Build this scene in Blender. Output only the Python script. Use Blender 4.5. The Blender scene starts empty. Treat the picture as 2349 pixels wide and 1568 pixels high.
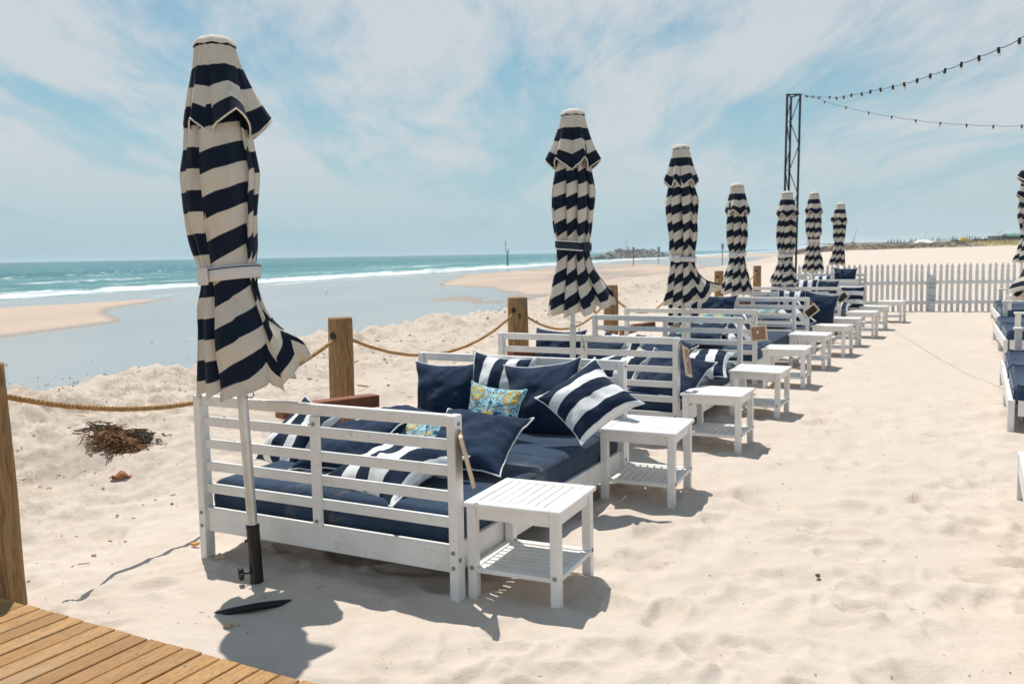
import bpy, math, random
import numpy as np
from mathutils import Vector, Matrix, Quaternion
R = math.radians
sc = bpy.context.scene
col = sc.collection
rng = np.random.default_rng(7)
random.seed(11)

# ------------------------------------------------------------------ camera
F_PX, ROLL, OFFY, CAM_H = 2050.0, 0.0167, 202.3, 1.55
_p = math.atan(OFFY / F_PX)
FWD = Vector((0, math.cos(_p), -math.sin(_p)))
_up = Vector((0, math.sin(_p), math.cos(_p)))
_rt = Vector((1, 0, 0))
RIGHT = _rt * math.cos(ROLL) - _up * math.sin(ROLL)
UP = _rt * math.sin(ROLL) + _up * math.cos(ROLL)
CAM = Vector((0, 0, CAM_H))


def at(x, y, Y):
    d = FWD * F_PX + RIGHT * (x - 1174.5) - UP * (y - 784)
    return CAM + d * (Y / d.y)


def atz(x, y, z=0.0):
    d = FWD * F_PX + RIGHT * (x - 1174.5) - UP * (y - 784)
    return CAM + d * ((z - CAM_H) / d.z)


YAW = 0.48
ROW = Vector((math.sin(YAW), math.cos(YAW), 0))      # along the row of daybeds
ACR = Vector((math.cos(YAW), -math.sin(YAW), 0))     # across it, away from the sea

# ------------------------------------------------------------------ bookkeeping


def tag(o, label=None, cat=None, group=None, kind=None):
    if label: o['label'] = label
    if cat: o['category'] = cat
    if group: o['group'] = group
    if kind: o['kind'] = kind
    return o


def empty(name, loc=(0, 0, 0), rz=0.0, quat=None):
    o = bpy.data.objects.new(name, None)
    o.empty_display_size = 0.1
    col.objects.link(o)
    o.location = loc
    if quat is not None:
        o.rotation_mode = 'QUATERNION'
        o.rotation_quaternion = quat
    else:
        o.rotation_euler = (0, 0, rz)
    return o


def kids(o):
    return [c for c in bpy.data.objects if c.parent == o]


def copy_tree(o, parent=None):
    c = o.copy()
    col.objects.link(c)
    c.parent = parent
    for ch in kids(o):
        copy_tree(ch, c)
    return c


class MB:
    """collects shapes, links them as one mesh object"""

    def __init__(self):
        self.v, self.f, self.m, self.s = [], [], [], []

    def add(self, verts, faces, mat=0, smooth=False):
        n = len(self.v)
        self.v += [tuple(p) for p in verts]
        for f in faces:
            self.f.append([n + i for i in f]); self.m.append(mat); self.s.append(smooth)

    def box(self, c, d, ch=0.0, M=None, mat=0):
        """chamfered box: centre c, full sizes d, optional matrix"""
        a, b, e = d[0] / 2, d[1] / 2, d[2] / 2
        t = min(ch, a * .8, b * .8, e * .8)
        vs, idx = [], {}
        for sx in (-1, 1):
            for sy in (-1, 1):
                for sz in (-1, 1):
                    if t <= 0:
                        idx[(sx, sy, sz)] = [len(vs)] * 3
                        vs.append(Vector((sx * a, sy * b, sz * e)))
                    else:
                        idx[(sx, sy, sz)] = [len(vs), len(vs) + 1, len(vs) + 2]
                        vs.append(Vector((sx * a, sy * (b - t), sz * (e - t))))
                        vs.append(Vector((sx * (a - t), sy * b, sz * (e - t))))
                        vs.append(Vector((sx * (a - t), sy * (b - t), sz * e)))
        fs = []
        for s in (-1, 1):
            q = [(-1, -1), (1, -1), (1, 1), (-1, 1)]
            if s < 0: q = q[::-1]
            fs.append([idx[(s, y, z)][0] for y, z in q])
            fs.append([idx[(x, s, z)][1] for z, x in q])
            fs.append([idx[(x, y, s)][2] for x, y in q])
        if t > 0:
            for s1 in (-1, 1):
                for s2 in (-1, 1):
                    fl = s1 * s2
                    e1 = [idx[(s1, s2, -1)][0], idx[(s1, s2, -1)][1], idx[(s1, s2, 1)][1], idx[(s1, s2, 1)][0]]
                    e2 = [idx[(-1, s1, s2)][1], idx[(-1, s1, s2)][2], idx[(1, s1, s2)][2], idx[(1, s1, s2)][1]]
                    e3 = [idx[(s2, -1, s1)][2], idx[(s2, -1, s1)][0], idx[(s2, 1, s1)][0], idx[(s2, 1, s1)][2]]
                    for ed in (e1, e2, e3):
                        fs.append(ed if fl < 0 else ed[::-1])
            for k, i in idx.items():
                fs.append(i if k[0] * k[1] * k[2] > 0 else i[::-1])
        vs = [v + Vector(c) for v in vs] if M is None else [M @ v + Vector(c) for v in vs]
        self.add(vs, fs, mat)

    def bar(self, p, q, w, h, ch=0.0, up=(0, 0, 1), mat=0):
        """box from p to q, w wide across, h in the up direction"""
        p, q = Vector(p), Vector(q)
        d = q - p; L = d.length; d.normalize()
        s = d.cross(Vector(up))
        if s.length < 1e-5: s = d.cross(Vector((1, 0, 0)))
        s.normalize(); u = s.cross(d)
        M = Matrix((s, d, u)).transposed()
        self.box((p + q) / 2, (w, L, h), ch, M, mat)

    def tube(self, pts, r, n=8, cap=True, mat=0, closed=False):
        pts = [Vector(p) for p in pts]
        N = len(pts)
        rs = r if hasattr(r, '__len__') else [r] * N
        ref = None; vs = []
        for i in range(N):
            if closed:
                t = pts[(i + 1) % N] - pts[i - 1]
            else:
                t = pts[min(i + 1, N - 1)] - pts[max(i - 1, 0)]
            t.normalize()
            if ref is None:
                ref = t.cross(Vector((0, 0, 1)))
                if ref.length < .1: ref = t.cross(Vector((1, 0, 0)))
            ref = (ref - t * ref.dot(t)).normalized()
            b = t.cross(ref)
            for k in range(n):
                a = 2 * math.pi * k / n
                vs.append(pts[i] + (ref * math.cos(a) + b * math.sin(a)) * rs[i])
        fs = []
        for i in range(N if closed else N - 1):
            j = (i + 1) % N
            for k in range(n):
                l = (k + 1) % n
                fs.append([i * n + k, i * n + l, j * n + l, j * n + k])
        self.add(vs, fs, mat, True)
        if cap and not closed:
            self.add([vs[k] for k in range(n)], [list(range(n))[::-1]], mat)
            self.add(vs[-n:], [list(range(n))], mat)

    def lathe(self, prof, n=16, c=(0, 0, 0), mat=0, smooth=True):
        vs = []
        for r, z in prof:
            for k in range(n):
                a = 2 * math.pi * k / n
                vs.append((c[0] + r * math.cos(a), c[1] + r * math.sin(a), c[2] + z))
        fs = []
        for i in range(len(prof) - 1):
            for k in range(n):
                l = (k + 1) % n
                fs.append([i * n + k, i * n + l, (i + 1) * n + l, (i + 1) * n + k])
        self.add(vs, fs, mat, smooth)

    def grid(self, P, closed_u=False, mat=0):
        """P[i][j] rows of points"""
        n, m = len(P), len(P[0])
        vs = [p for row in P for p in row]
        fs = []
        for i in range(n - 1):
            for j in range(m if closed_u else m - 1):
                k = (j + 1) % m
                fs.append([i * m + j, i * m + k, (i + 1) * m + k, (i + 1) * m + j])
        self.add(vs, fs, mat, True)

    def rock(self, c, r, seed=0, sq=(1, 1, 1), mat=0):
        rr = random.Random(seed)
        t = (1 + 5 ** .5) / 2
        vs = [(-1, t, 0), (1, t, 0), (-1, -t, 0), (1, -t, 0), (0, -1, t), (0, 1, t), (0, -1, -t), (0, 1, -t),
              (t, 0, -1), (t, 0, 1), (-t, 0, -1), (-t, 0, 1)]
        fs = [(0, 11, 5), (0, 5, 1), (0, 1, 7), (0, 7, 10), (0, 10, 11), (1, 5, 9), (5, 11, 4), (11, 10, 2), (10, 7, 6), (7, 1, 8),
              (3, 9, 4), (3, 4, 2), (3, 2, 6), (3, 6, 8), (3, 8, 9), (4, 9, 5), (2, 4, 11), (6, 2, 10), (8, 6, 7), (9, 8, 1)]
        q = Quaternion((rr.gauss(0, 1), rr.gauss(0, 1), rr.gauss(0, 1), rr.gauss(0, 1))).normalized()
        out = []
        for v in vs:
            v = q @ (Vector(v).normalized() * r * rr.uniform(.72, 1.15))
            out.append((c[0] + v.x * sq[0], c[1] + v.y * sq[1], c[2] + v.z * sq[2]))
        self.add(out, fs, mat)

    def build(self, name, mats, parent=None, attrs=None):
        me = bpy.data.meshes.new(name)
        me.from_pydata(self.v, [], self.f)
        if not isinstance(mats, (list, tuple)): mats = [mats]
        for m in mats: me.materials.append(m)
        if len(mats) > 1: me.polygons.foreach_set('material_index', self.m)
        me.polygons.foreach_set('use_smooth', self.s)
        for k, vals in (attrs or {}).items():
            a = me.attributes.new(k, 'FLOAT', 'POINT')
            a.data.foreach_set('value', np.asarray(vals, dtype=np.float32))
        me.update()
        o = bpy.data.objects.new(name, me)
        col.objects.link(o)
        o.parent = parent
        return o


# ------------------------------------------------------------------ material helpers
class NT:
    def __init__(self, name):
        self.mat = bpy.data.materials.new(name)
        self.mat.use_nodes = True
        self.t = self.mat.node_tree
        self.t.nodes.clear()
        self.out = self.t.nodes.new('ShaderNodeOutputMaterial')

    def n(self, typ, props=None, **ins):
        nd = self.t.nodes.new(typ)
        for k, v in (props or {}).items(): setattr(nd, k, v)
        for k, v in ins.items():
            key = int(k[1:]) if k[0] == 'i' and k[1:].isdigit() else k.replace('_', ' ')
            self.set(nd, key, v)
        return nd

    def set(self, nd, key, v):
        s = nd.inputs[key]
        if isinstance(v, bpy.types.NodeSocket): self.t.links.new(v, s)
        elif isinstance(v, bpy.types.Node): self.t.links.new(v.outputs[0], s)
        else:
            if hasattr(s.default_value, '__len__') and len(s.default_value) == 4 and len(v) == 3: v = (*v, 1)
            s.default_value = v

    def math(self, op, a, b=None, c=None, clamp=False):
        nd = self.n('ShaderNodeMath', {'operation': op, 'use_clamp': clamp})
        for i, x in enumerate((a, b, c)):
            if x is not None: self.set(nd, i, x)
        return nd.outputs[0]

    def mix(self, fac, a, b, mode='MIX'):
        nd = self.n('ShaderNodeMix', {'data_type': 'RGBA', 'blend_type': mode})
        self.set(nd, 0, fac); self.set(nd, 6, a); self.set(nd, 7, b)
        return nd.outputs[2]

    def ramp(self, x, lo, hi, a=0.0, b=1.0, smooth=True):
        nd = self.n('ShaderNodeMapRange', {'interpolation_type': 'SMOOTHSTEP' if smooth else 'LINEAR'})
        for i, v in enumerate((x, lo, hi, a, b)): self.set(nd, i, v)
        return nd.outputs[0]

    def noise(self, vec, scale, detail=4, rough=.55, dist=0.0, dim='3D'):
        nd = self.n('ShaderNodeTexNoise', {'noise_dimensions': dim})
        self.set(nd, 'Vector', vec); self.set(nd, 'Scale', scale); self.set(nd, 'Detail', detail)
        self.set(nd, 'Roughness', rough); self.set(nd, 'Distortion', dist)
        return nd.outputs[0]

    def obj(self):
        return self.n('ShaderNodeTexCoord').outputs['Object']

    def pos(self):
        return self.n('ShaderNodeNewGeometry').outputs['Position']

    def scale(self, vec, s, loc=(0, 0, 0), rot=(0, 0, 0)):
        nd = self.n('ShaderNodeMapping')
        self.set(nd, 'Vector', vec); nd.inputs['Scale'].default_value = s
        nd.inputs['Location'].default_value = loc; nd.inputs['Rotation'].default_value = rot
        return nd.outputs[0]

    def attr(self, name):
        return self.n('ShaderNodeAttribute', {'attribute_name': name}).outputs['Fac']

    def bump(self, h, strength=.3, dist=.01):
        nd = self.n('ShaderNodeBump')
        self.set(nd, 'Height', h); self.set(nd, 'Strength', strength); self.set(nd, 'Distance', dist)
        return nd.outputs[0]

    def bsdf(self, color, rough=.7, normal=None, metal=0.0, spec=.4, **kw):
        nd = self.n('ShaderNodeBsdfPrincipled')
        self.set(nd, 'Base Color', color); self.set(nd, 'Roughness', rough)
        self.set(nd, 'Metallic', metal); self.set(nd, 'Specular IOR Level', spec)
        if normal is not None: self.set(nd, 'Normal', normal)
        for k, v in kw.items(): self.set(nd, k.replace('_', ' '), v)
        return nd.outputs[0]

    def end(self, sh, disp=None):
        self.t.links.new(sh, self.out.inputs['Surface'])
        return self.mat


def objrand(T):
    return T.n('ShaderNodeObjectInfo').outputs['Random']


def m_white_paint():
    T = NT('white_paint'); o = T.obj(); r = objrand(T)
    ov = T.n('ShaderNodeVectorMath', {'operation': 'ADD'}); T.set(ov, 0, o)
    cx = T.n('ShaderNodeCombineXYZ'); T.set(cx, 0, T.math('MULTIPLY', r, 37.0)); T.set(ov, 1, cx.outputs[0])
    v = ov.outputs[0]
    big = T.noise(v, 5.0, 5, .65)
    grain = T.noise(T.scale(v, (6, 6, 60)), 3.0, 3, .6)
    wear = T.ramp(T.noise(v, 23.0, 6, .7, 1.0), .61, .70)
    lines = T.ramp(T.noise(T.scale(v, (2.2, 2.2, 95)), 2.0, 3, .6), .56, .70)
    c = T.mix(T.ramp(big, .35, .75), (.86, .845, .82), (.76, .735, .70))
    c = T.mix(T.math('MULTIPLY', wear, .55), c, (.50, .41, .32))
    c = T.mix(T.math('MULTIPLY', lines, .30), c, (.56, .51, .45))
    scuff = T.ramp(T.noise(T.scale(v, (14, 14, 3)), 4.0, 4, .6, 2.0), .66, .73)
    c = T.mix(T.math('MULTIPLY', scuff, .55), c, (.33, .30, .27))
    return T.end(T.bsdf(c, .52, T.bump(T.math('ADD', T.math('MULTIPLY', grain, .5), T.math('MULTIPLY', wear, -.5)), .25, .003), spec=.35))


def m_fabric(name, col1, col2, sheen=.25, weave=700.0, dust=0.0):
    T = NT(name); o = T.obj()
    n1 = T.noise(o, 4.0, 4, .6); n2 = T.noise(o, 260.0, 2, .5)
    c = T.mix(T.ramp(n1, .3, .75), col1, col2)
    c = T.mix(T.math('MULTIPLY', T.ramp(n2, .5, .75), .35), c, tuple(min(1, x * 2.2) for x in col2))
    if dust:
        ds = T.math('MULTIPLY', T.ramp(T.noise(T.scale(o, (1.4, .7, 1)), 2.6, 5, .65, .4), .54, .74), T.ramp(T.noise(o, 120.0, 3, .7), .35, .65))
        c = T.mix(T.math('MULTIPLY', ds, dust), c, (.36, .33, .28))
    wr = T.noise(T.scale(o, (1, 1, 1)), 11.0, 4, .55, .8)
    h = T.math('ADD', T.math('MULTIPLY', n2, .12), wr)
    return T.end(T.bsdf(c, .85, T.bump(h, .5, .020), spec=.2, Sheen_Weight=sheen, Sheen_Roughness=.5))


def m_pillow_stripe():
    T = NT('striped_cushion_fabric')
    sv = T.attr('sv'); o = T.obj()
    fr = T.math('FRACT', sv)
    e = T.math('MULTIPLY', T.ramp(fr, .0, .012, smooth=False), T.ramp(fr, .50, .512, 1, 0, smooth=False))
    n2 = T.noise(o, 260.0, 2, .5)
    c = T.mix(e, (.84, .84, .84), (.009, .023, .054))
    wr = T.noise(o, 13.0, 3, .5, .6)
    return T.end(T.bsdf(c, .85, T.bump(T.math('ADD', T.math('MULTIPLY', n2, .1), wr), .4, .014), spec=.2, Sheen_Weight=.05))


def m_canopy():
    T = NT('striped_canopy_fabric')
    sv = T.attr('sv'); o = T.obj()
    fr = T.math('FRACT', sv)
    e = T.math('MULTIPLY', T.ramp(fr, .0, .02, smooth=False), T.ramp(fr, .5, .52, 1, 0, smooth=False))
    hem = T.attr('hem')
    dirt = T.ramp(T.noise(T.scale(o, (1, 1, .5)), 7.0, 5, .65), .45, .8)
    cream = T.mix(dirt, (.82, .765, .67), (.72, .65, .545))
    navy = T.mix(T.noise(o, 9.0, 3, .6), (.008, .016, .035), (.015, .027, .052))
    spl = T.ramp(T.noise(o, 55.0, 3, .7), .76, .79)
    navy = T.mix(T.math('MULTIPLY', spl, .35), navy, (.3, .27, .24))
    c = T.mix(e, cream, navy)
    c = T.mix(hem, c, cream)
    wv = T.noise(o, 420.0, 2, .5)
    wr = T.math('ADD', T.noise(T.scale(o, (1, 1, .22), rot=(.25, .2, 0)), 9.0, 5, .55, 1.2), T.math('MULTIPLY', T.noise(T.scale(o, (1, 1, .25)), 26.0, 4, .55, .8), .4))
    nrm = T.bump(T.math('ADD', T.math('MULTIPLY', wv, .05), wr), (.7), .030)
    d = T.bsdf(c, .85, nrm, spec=.15, Sheen_Weight=.08)
    tr = T.n('ShaderNodeBsdfTranslucent'); T.set(tr, 'Color', T.mix(.5, c, (.75, .5, .28), 'MULTIPLY')); T.set(tr, 'Normal', nrm)
    mx = T.n('ShaderNodeMixShader'); T.set(mx, 0, .28); T.set(mx, 1, d); T.set(mx, 2, tr.outputs[0])
    return T.end(mx.outputs[0])


def m_plain(name, c, rough=.6, metal=0.0, bump=0.0, bscale=60.0, var=.15, spec=.4):
    T = NT(name); o = T.obj()
    n = T.noise(o, bscale * .3, 4, .6)
    cc = T.mix(T.ramp(n, .3, .75), tuple(x * (1 + var) for x in c), tuple(x * (1 - var) for x in c))
    nb = T.bump(T.noise(o, bscale, 4, .6), bump, .004) if bump else None
    return T.end(T.bsdf(cc, rough, nb, metal, spec))


def m_post_wood():
    T = NT('treated_pine_post'); o = T.obj(); r = objrand(T)
    cx = T.n('ShaderNodeCombineXYZ'); T.set(cx, 0, T.math('MULTIPLY', r, 11.0)); T.set(cx, 2, T.math('MULTIPLY', r, 23.0))
    ov = T.n('ShaderNodeVectorMath', {'operation': 'ADD'}); T.set(ov, 0, o); T.set(ov, 1, cx.outputs[0]); v = ov.outputs[0]
    g = T.noise(T.scale(v, (9, 9, 1.1)), 4.0, 6, .6, 1.6)
    g2 = T.noise(T.scale(v, (40, 40, 1.5)), 3.0, 4, .6, .4)
    c = T.mix(T.ramp(g, .3, .7), (.20, .105, .040), (.44, .265, .115))
    c = T.mix(T.math('MULTIPLY', T.ramp(g2, .55, .75), .6), c, (.09, .05, .022))
    c = T.mix(T.math('MULTIPLY', T.ramp(T.noise(v, 2.5, 3, .5), .45, .7), .35), c, (.27, .23, .15))
    knot = T.n('ShaderNodeTexVoronoi', {'feature': 'F1'}); T.set(knot, 'Vector', T.scale(v, (3.4, 3.4, 2.0))); T.set(knot, 'Scale', 1.4)
    c = T.mix(T.ramp(knot.outputs['Distance'], .05, .13, .75, 0), c, (.07, .035, .015))
    crk = T.ramp(T.noise(T.scale(v, (16, 16, .5)), 2.0, 3, .5, .3), .70, .72)
    c = T.mix(T.math('MULTIPLY', crk, .8), c, (.03, .018, .01))
    h = T.math('SUBTRACT', g2, T.math('MULTIPLY', crk, 2.0))
    return T.end(T.bsdf(c, .75, T.bump(h, .5, .006), spec=.25))


def m_deck():
    T = NT('deck_boards'); o = T.obj(); sp = T.n('ShaderNodeSeparateXYZ'); T.set(sp, 0, o)
    bid = T.math('FLOOR', T.math('DIVIDE', sp.outputs[0], .0985))
    wn = T.n('ShaderNodeTexWhiteNoise', {'noise_dimensions': '1D'}); T.set(wn, 'W', bid); r = wn.outputs[0]
    cx = T.n('ShaderNodeCombineXYZ'); T.set(cx, 1, T.math('MULTIPLY', r, 51.0)); T.set(cx, 2, T.math('MULTIPLY', r, 9.0))
    ov = T.n('ShaderNodeVectorMath', {'operation': 'ADD'}); T.set(ov, 0, o); T.set(ov, 1, cx.outputs[0]); v = ov.outputs[0]
    g = T.noise(T.scale(v, (11, 1.0, 6)), 3.4, 5, .6, 1.5)
    fine = T.noise(T.scale(v, (90, 2.5, 40)), 2.0, 4, .6)
    band = T.math('FRACT', T.math('MULTIPLY', g, 7.0))
    c = T.mix(T.ramp(r, 0, 1), (.54, .30, .115), (.39, .205, .074))
    c = T.mix(T.math('MULTIPLY', T.ramp(band, .50, .95), .75), c, (.22, .105, .035))
    kv = T.n('ShaderNodeTexVoronoi', {'feature': 'F1'}); T.set(kv, 'Vector', T.scale(v, (9, 2.6, 1))); T.set(kv, 'Scale', .55)
    c = T.mix(T.ramp(kv.outputs['Distance'], .03, .10, .8, 0), c, (.13, .06, .025))
    c = T.mix(T.math('MULTIPLY', T.ramp(T.noise(T.scale(v, (5, .8, 1)), 1.6, 4, .6), .52, .72), .45), c, (.42, .33, .24))
    c = T.mix(T.math('MULTIPLY', T.ramp(fine, .5, .75), .35), c, (.28, .14, .05))
    sp2 = T.ramp(T.noise(v, 95.0, 3, .7), .745, .78)
    c = T.mix(T.math('MULTIPLY', sp2, .6), c, (.62, .55, .47))
    return T.end(T.bsdf(c, .55, T.bump(fine, .3, .003), spec=.3))


def m_sand():
    T = NT('beach_sand'); p = T.pos(); sp = T.n('ShaderNodeSeparateXYZ'); T.set(sp, 0, p)
    z = sp.outputs[2]
    big = T.noise(p, .35, 5, .6); mid = T.noise(p, 3.0, 5, .6); fine = T.noise(p, 160.0, 3, .7); gr = T.noise(p, 900.0, 2, .7)
    c = T.mix(T.ramp(mid, .3, .72), (.70, .597, .508), (.645, .537, .443))
    c = T.mix(T.math('MULTIPLY', T.ramp(big, .35, .7), .45), c, (.71, .605, .515))
    c = T.mix(T.math('MULTIPLY', T.ramp(fine, .56, .78), .35), c, (.42, .33, .25))
    fl_ = T.ramp(T.noise(T.scale(p, (1, 1, 1), (2, 4, 1)), 105.0, 3, .75), .70, .73)
    c = T.mix(T.math('MULTIPLY', fl_, .55), c, (.22, .16, .11))
    dk = T.ramp(T.noise(p, 330.0, 2, .6), .70, .74); lt = T.ramp(T.noise(T.scale(p, (1, 1, 1), (5, 9, 3)), 260.0, 2, .6), .74, .77)
    c = T.mix(T.math('MULTIPLY', dk, .7), c, (.16, .11, .075))
    c = T.mix(T.math('MULTIPLY', lt, .7), c, (.86, .82, .76))
    # crusted, weedy streaks on the bank
    sbv = T.n('ShaderNodeVectorMath', {'operation': 'SUBTRACT'}); T.set(sbv, 0, p); sbv.inputs[1].default_value = (-42, 73, 0)
    ev = T.n('ShaderNodeVectorMath', {'operation': 'DOT_PRODUCT'}); T.set(ev, 0, sbv.outputs[0]); ev.inputs[1].default_value = (.947, -.32, 0)
    bk = T.math('MULTIPLY', T.ramp(ev.outputs['Value'], 53.5, 55.0), T.ramp(ev.outputs['Value'], 59.5, 57.3))
    c = T.mix(T.math('MULTIPLY', bk, .40), c, (.58, .475, .375))
    cr = T.ramp(T.noise(T.scale(p, (1, 1, 2)), 5.5, 7, .72, .8), .50, .60)
    c = T.mix(T.math('MULTIPLY', T.math('MULTIPLY', bk, cr), .42), c, (.33, .245, .165))
    bits = T.ramp(T.noise(p, 34.0, 4, .7), .64, .69)
    c = T.mix(T.math('MULTIPLY', T.math('MULTIPLY', bk, bits), .75), c, (.15, .10, .06))
    # damp flats of the beach: pinker, darker towards the water line
    flat = T.ramp(z, -.55, -1.15)
    c = T.mix(flat, c, T.mix(T.noise(p, .8, 4, .6), (.60, .465, .37), (.53, .405, .315)))
    wet = T.ramp(T.math('ADD', z, T.math('MULTIPLY', mid, .05)), -1.385, -1.455)
    c = T.mix(wet, c, (.37, .29, .225))
    rough = T.ramp(wet, 0, 1, .9, .38)
    h = T.math('ADD', T.math('ADD', T.math('MULTIPLY', T.noise(p, 26.0, 4, .65), 1.0), T.math('MULTIPLY', gr, .1)), T.math('MULTIPLY', fine, .3))
    dist = T.math('MULTIPLY', .02, T.math('SUBTRACT', 1.0, flat))
    return T.end(T.bsdf(c, rough, T.bump(h, .5, dist), spec=.25))


def shore_e(T):
    p = T.pos()
    d = T.n('ShaderNodeVectorMath', {'operation': 'DOT_PRODUCT'})
    sb = T.n('ShaderNodeVectorMath', {'operation': 'SUBTRACT'}); T.set(sb, 0, p); sb.inputs[1].default_value = (-42, 73, 0)
    T.set(d, 0, sb.outputs[0]); d.inputs[1].default_value = (.947, -.32, 0)
    return p, d.outputs['Value']


def m_sea():
    T = NT('sea_water'); p, e = shore_e(T)
    q = T.scale(p, (1, 1, 1), rot=(0, 0, R(18.7)))           # y runs along the shore
    wob = T.math('MULTIPLY', T.math('SUBTRACT', T.noise(T.scale(q, (1, .35, 1)), .05, 3, .6), .5), 16.0)
    ew = T.math('ADD', e, wob)
    # colour of the water body
    deep = T.ramp(ew, -6, -120); vdeep = T.ramp(e, -150, -1200)
    c = T.mix(deep, (.12, .36, .35), (.035, .225, .245))
    c = T.mix(vdeep, c, (.020, .145, .18))
    patch = T.noise(T.scale(q, (1, .22, 1)), .045, 5, .65)
    c = T.mix(T.math('MULTIPLY', T.ramp(patch, .42, .68), .5), c, (.015, .125, .150))
    chop = T.noise(T.scale(q, (1, .45, 1)), .55, 5, .7)
    c = T.mix(T.math('MULTIPLY', T.ramp(chop, .46, .60), .45), c, (.008, .075, .098))
    # foam: surf line, broken lines further out, scattered whitecaps
    fn = T.noise(T.scale(q, (1, .4, 1)), .42, 6, .72, .6)
    surf = T.math('MULTIPLY', T.ramp(ew, -21, -8), T.ramp(ew, 3.5, -2.0))
    surf = T.math('MULTIPLY', T.ramp(T.math('ADD', fn, T.math('MULTIPLY', surf, .26)), .60, .76), T.ramp(surf, 0, .25))
    l2 = T.noise(T.scale(q, (1, .16, 1)), .10, 3, .5)
    br = T.math('MULTIPLY', T.ramp(ew, -75, -30), T.ramp(ew, -12, -18))
    br = T.math('MULTIPLY', br, T.math('MULTIPLY', T.ramp(l2, .55, .62), T.ramp(fn, .42, .60)))
    cap = T.noise(T.scale(q, (1, .5, 1)), .30, 4, .75, .4)
    capm = T.math('MULTIPLY', T.ramp(cap, .60, .66), T.math('MULTIPLY', T.ramp(ew, -14, -40), T.ramp(e, -1500, -500)))
    foam = T.math('MAXIMUM', T.math('MAXIMUM', surf, br), T.math('MULTIPLY', capm, .85))
    # thin wash running over the flats behind the surf line
    lag = T.ramp(ew, -1.0, 3.0)
    wash = T.math('MULTIPLY', T.math('MULTIPLY', T.ramp(ew, 0, 3), T.ramp(ew, 16, 5)), T.math('MULTIPLY', T.ramp(T.noise(T.scale(q, (1, .12, 1)), .35, 5, .7, .5), .53, .62), .5))
    foam = T.math('MAXIMUM', foam, wash)
    hs = T.math('ADD', T.math('MULTIPLY', T.noise(T.scale(q, (1, .5, 1)), 1.1, 5, .65), 1.0), T.math('MULTIPLY', T.noise(q, 6.0, 3, .6), .18))
    nrm_sea = T.bump(hs, 1.0, .5)
    sea = T.n('ShaderNodeBsdfPrincipled'); T.set(sea, 'Base Color', T.mix(foam, c, (.86, .87, .87))); T.set(sea, 'Roughness', T.ramp(foam, 0, 1, .30, .9))
    T.set(sea, 'Specular IOR Level', .10); T.set(sea, 'Normal', nrm_sea)
    # shallow lagoon: clear, ripply, mirrors the sky
    hl = T.noise(T.scale(q, (1.6, .7, 1)), 2.2, 4, .6)
    nrm_l = T.bump(hl, .6, .05)
    gl = T.n('ShaderNodeBsdfGlossy'); T.set(gl, 'Roughness', .12); T.set(gl, 'Color', (.93, .93, .93)); T.set(gl, 'Normal', nrm_l)
    trn = T.n('ShaderNodeBsdfTransparent'); T.set(trn, 'Color', (.80, .88, .86))
    dif = T.n('ShaderNodeBsdfDiffuse'); T.set(dif, 'Color', T.mix(T.ramp(T.noise(T.scale(q, (1, .2, 1)), .12, 4, .6), .4, .65), (.74, .69, .63), (.64, .615, .57)))
    m0 = T.n('ShaderNodeMixShader'); T.set(m0, 0, .66); T.set(m0, 1, trn.outputs[0]); T.set(m0, 2, dif.outputs[0])
    fr = T.n('ShaderNodeFresnel'); T.set(fr, 'IOR', 1.33); T.set(fr, 'Normal', nrm_l)
    m1 = T.n('ShaderNodeMixShader'); T.set(m1, 0, T.math('MULTIPLY', fr.outputs[0], .75)); T.set(m1, 1, m0.outputs[0]); T.set(m1, 2, gl.outputs[0])
    wf = T.n('ShaderNodeBsdfDiffuse'); T.set(wf, 'Color', (.85, .86, .86))
    m2 = T.n('ShaderNodeMixShader'); T.set(m2, 0, wash); T.set(m2, 1, m1.outputs[0]); T.set(m2, 2, wf.outputs[0])
    m3 = T.n('ShaderNodeMixShader'); T.set(m3, 0, lag); T.set(m3, 1, sea.outputs[0]); T.set(m3, 2, m2.outputs[0])
    return T.end(m3.outputs[0])


def m_tile_print():
    """pale blue cloth printed with blue scrolls, yellow rings and lemons (pattern value painted per vertex)"""
    T = NT('printed_cushion_fabric')
    v = T.attr('pat')
    def sel(k): return T.math('COMPARE', v, float(k), .5)
    c = T.mix(sel(1), (.40, .64, .64), (.008, .12, .30))
    c = T.mix(sel(2), c, (.80, .42, .02))
    c = T.mix(sel(3), c, (.90, .60, .04))
    c = T.mix(sel(4), c, (.03, .20, .10))
    o = T.obj()
    return T.end(T.bsdf(c, .8, T.bump(T.noise(o, 15.0, 3, .5, .5), .35, .012), spec=.2))


def m_rock(name, a, b):
    T = NT(name); o = T.obj()
    vo = T.n('ShaderNodeTexVoronoi'); T.set(vo, 'Vector', o); T.set(vo, 'Scale', .55)
    c = T.mix(vo.outputs['Color'], a, b)
    sv = T.n('ShaderNodeSeparateXYZ'); T.set(sv, 0, vo.outputs['Color'])
    c = T.mix(sv.outputs[0], a, b)
    c = T.mix(T.math('MULTIPLY', T.ramp(T.noise(o, 1.6, 5, .65), .4, .7), .5), c, tuple(x * .5 for x in a))
    return T.end(T.bsdf(c, .85, T.bump(T.noise(o, 2.5, 5, .7), .7, .15), spec=.2))


def m_glass_bulb(lit):
    T = NT('lit_bulb' if lit else 'clear_bulb')
    b = T.bsdf((.95, .93, .88), .12, spec=.6, Alpha=.75)
    if lit:
        em = T.n('ShaderNodeEmission'); T.set(em, 'Color', (1, .52, .16)); T.set(em, 'Strength', .6)
        mx = T.n('ShaderNodeMixShader'); T.set(mx, 0, .55); T.set(mx, 1, b); T.set(mx, 2, em.outputs[0])
        return T.end(mx.outputs[0])
    return T.end(b)


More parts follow.
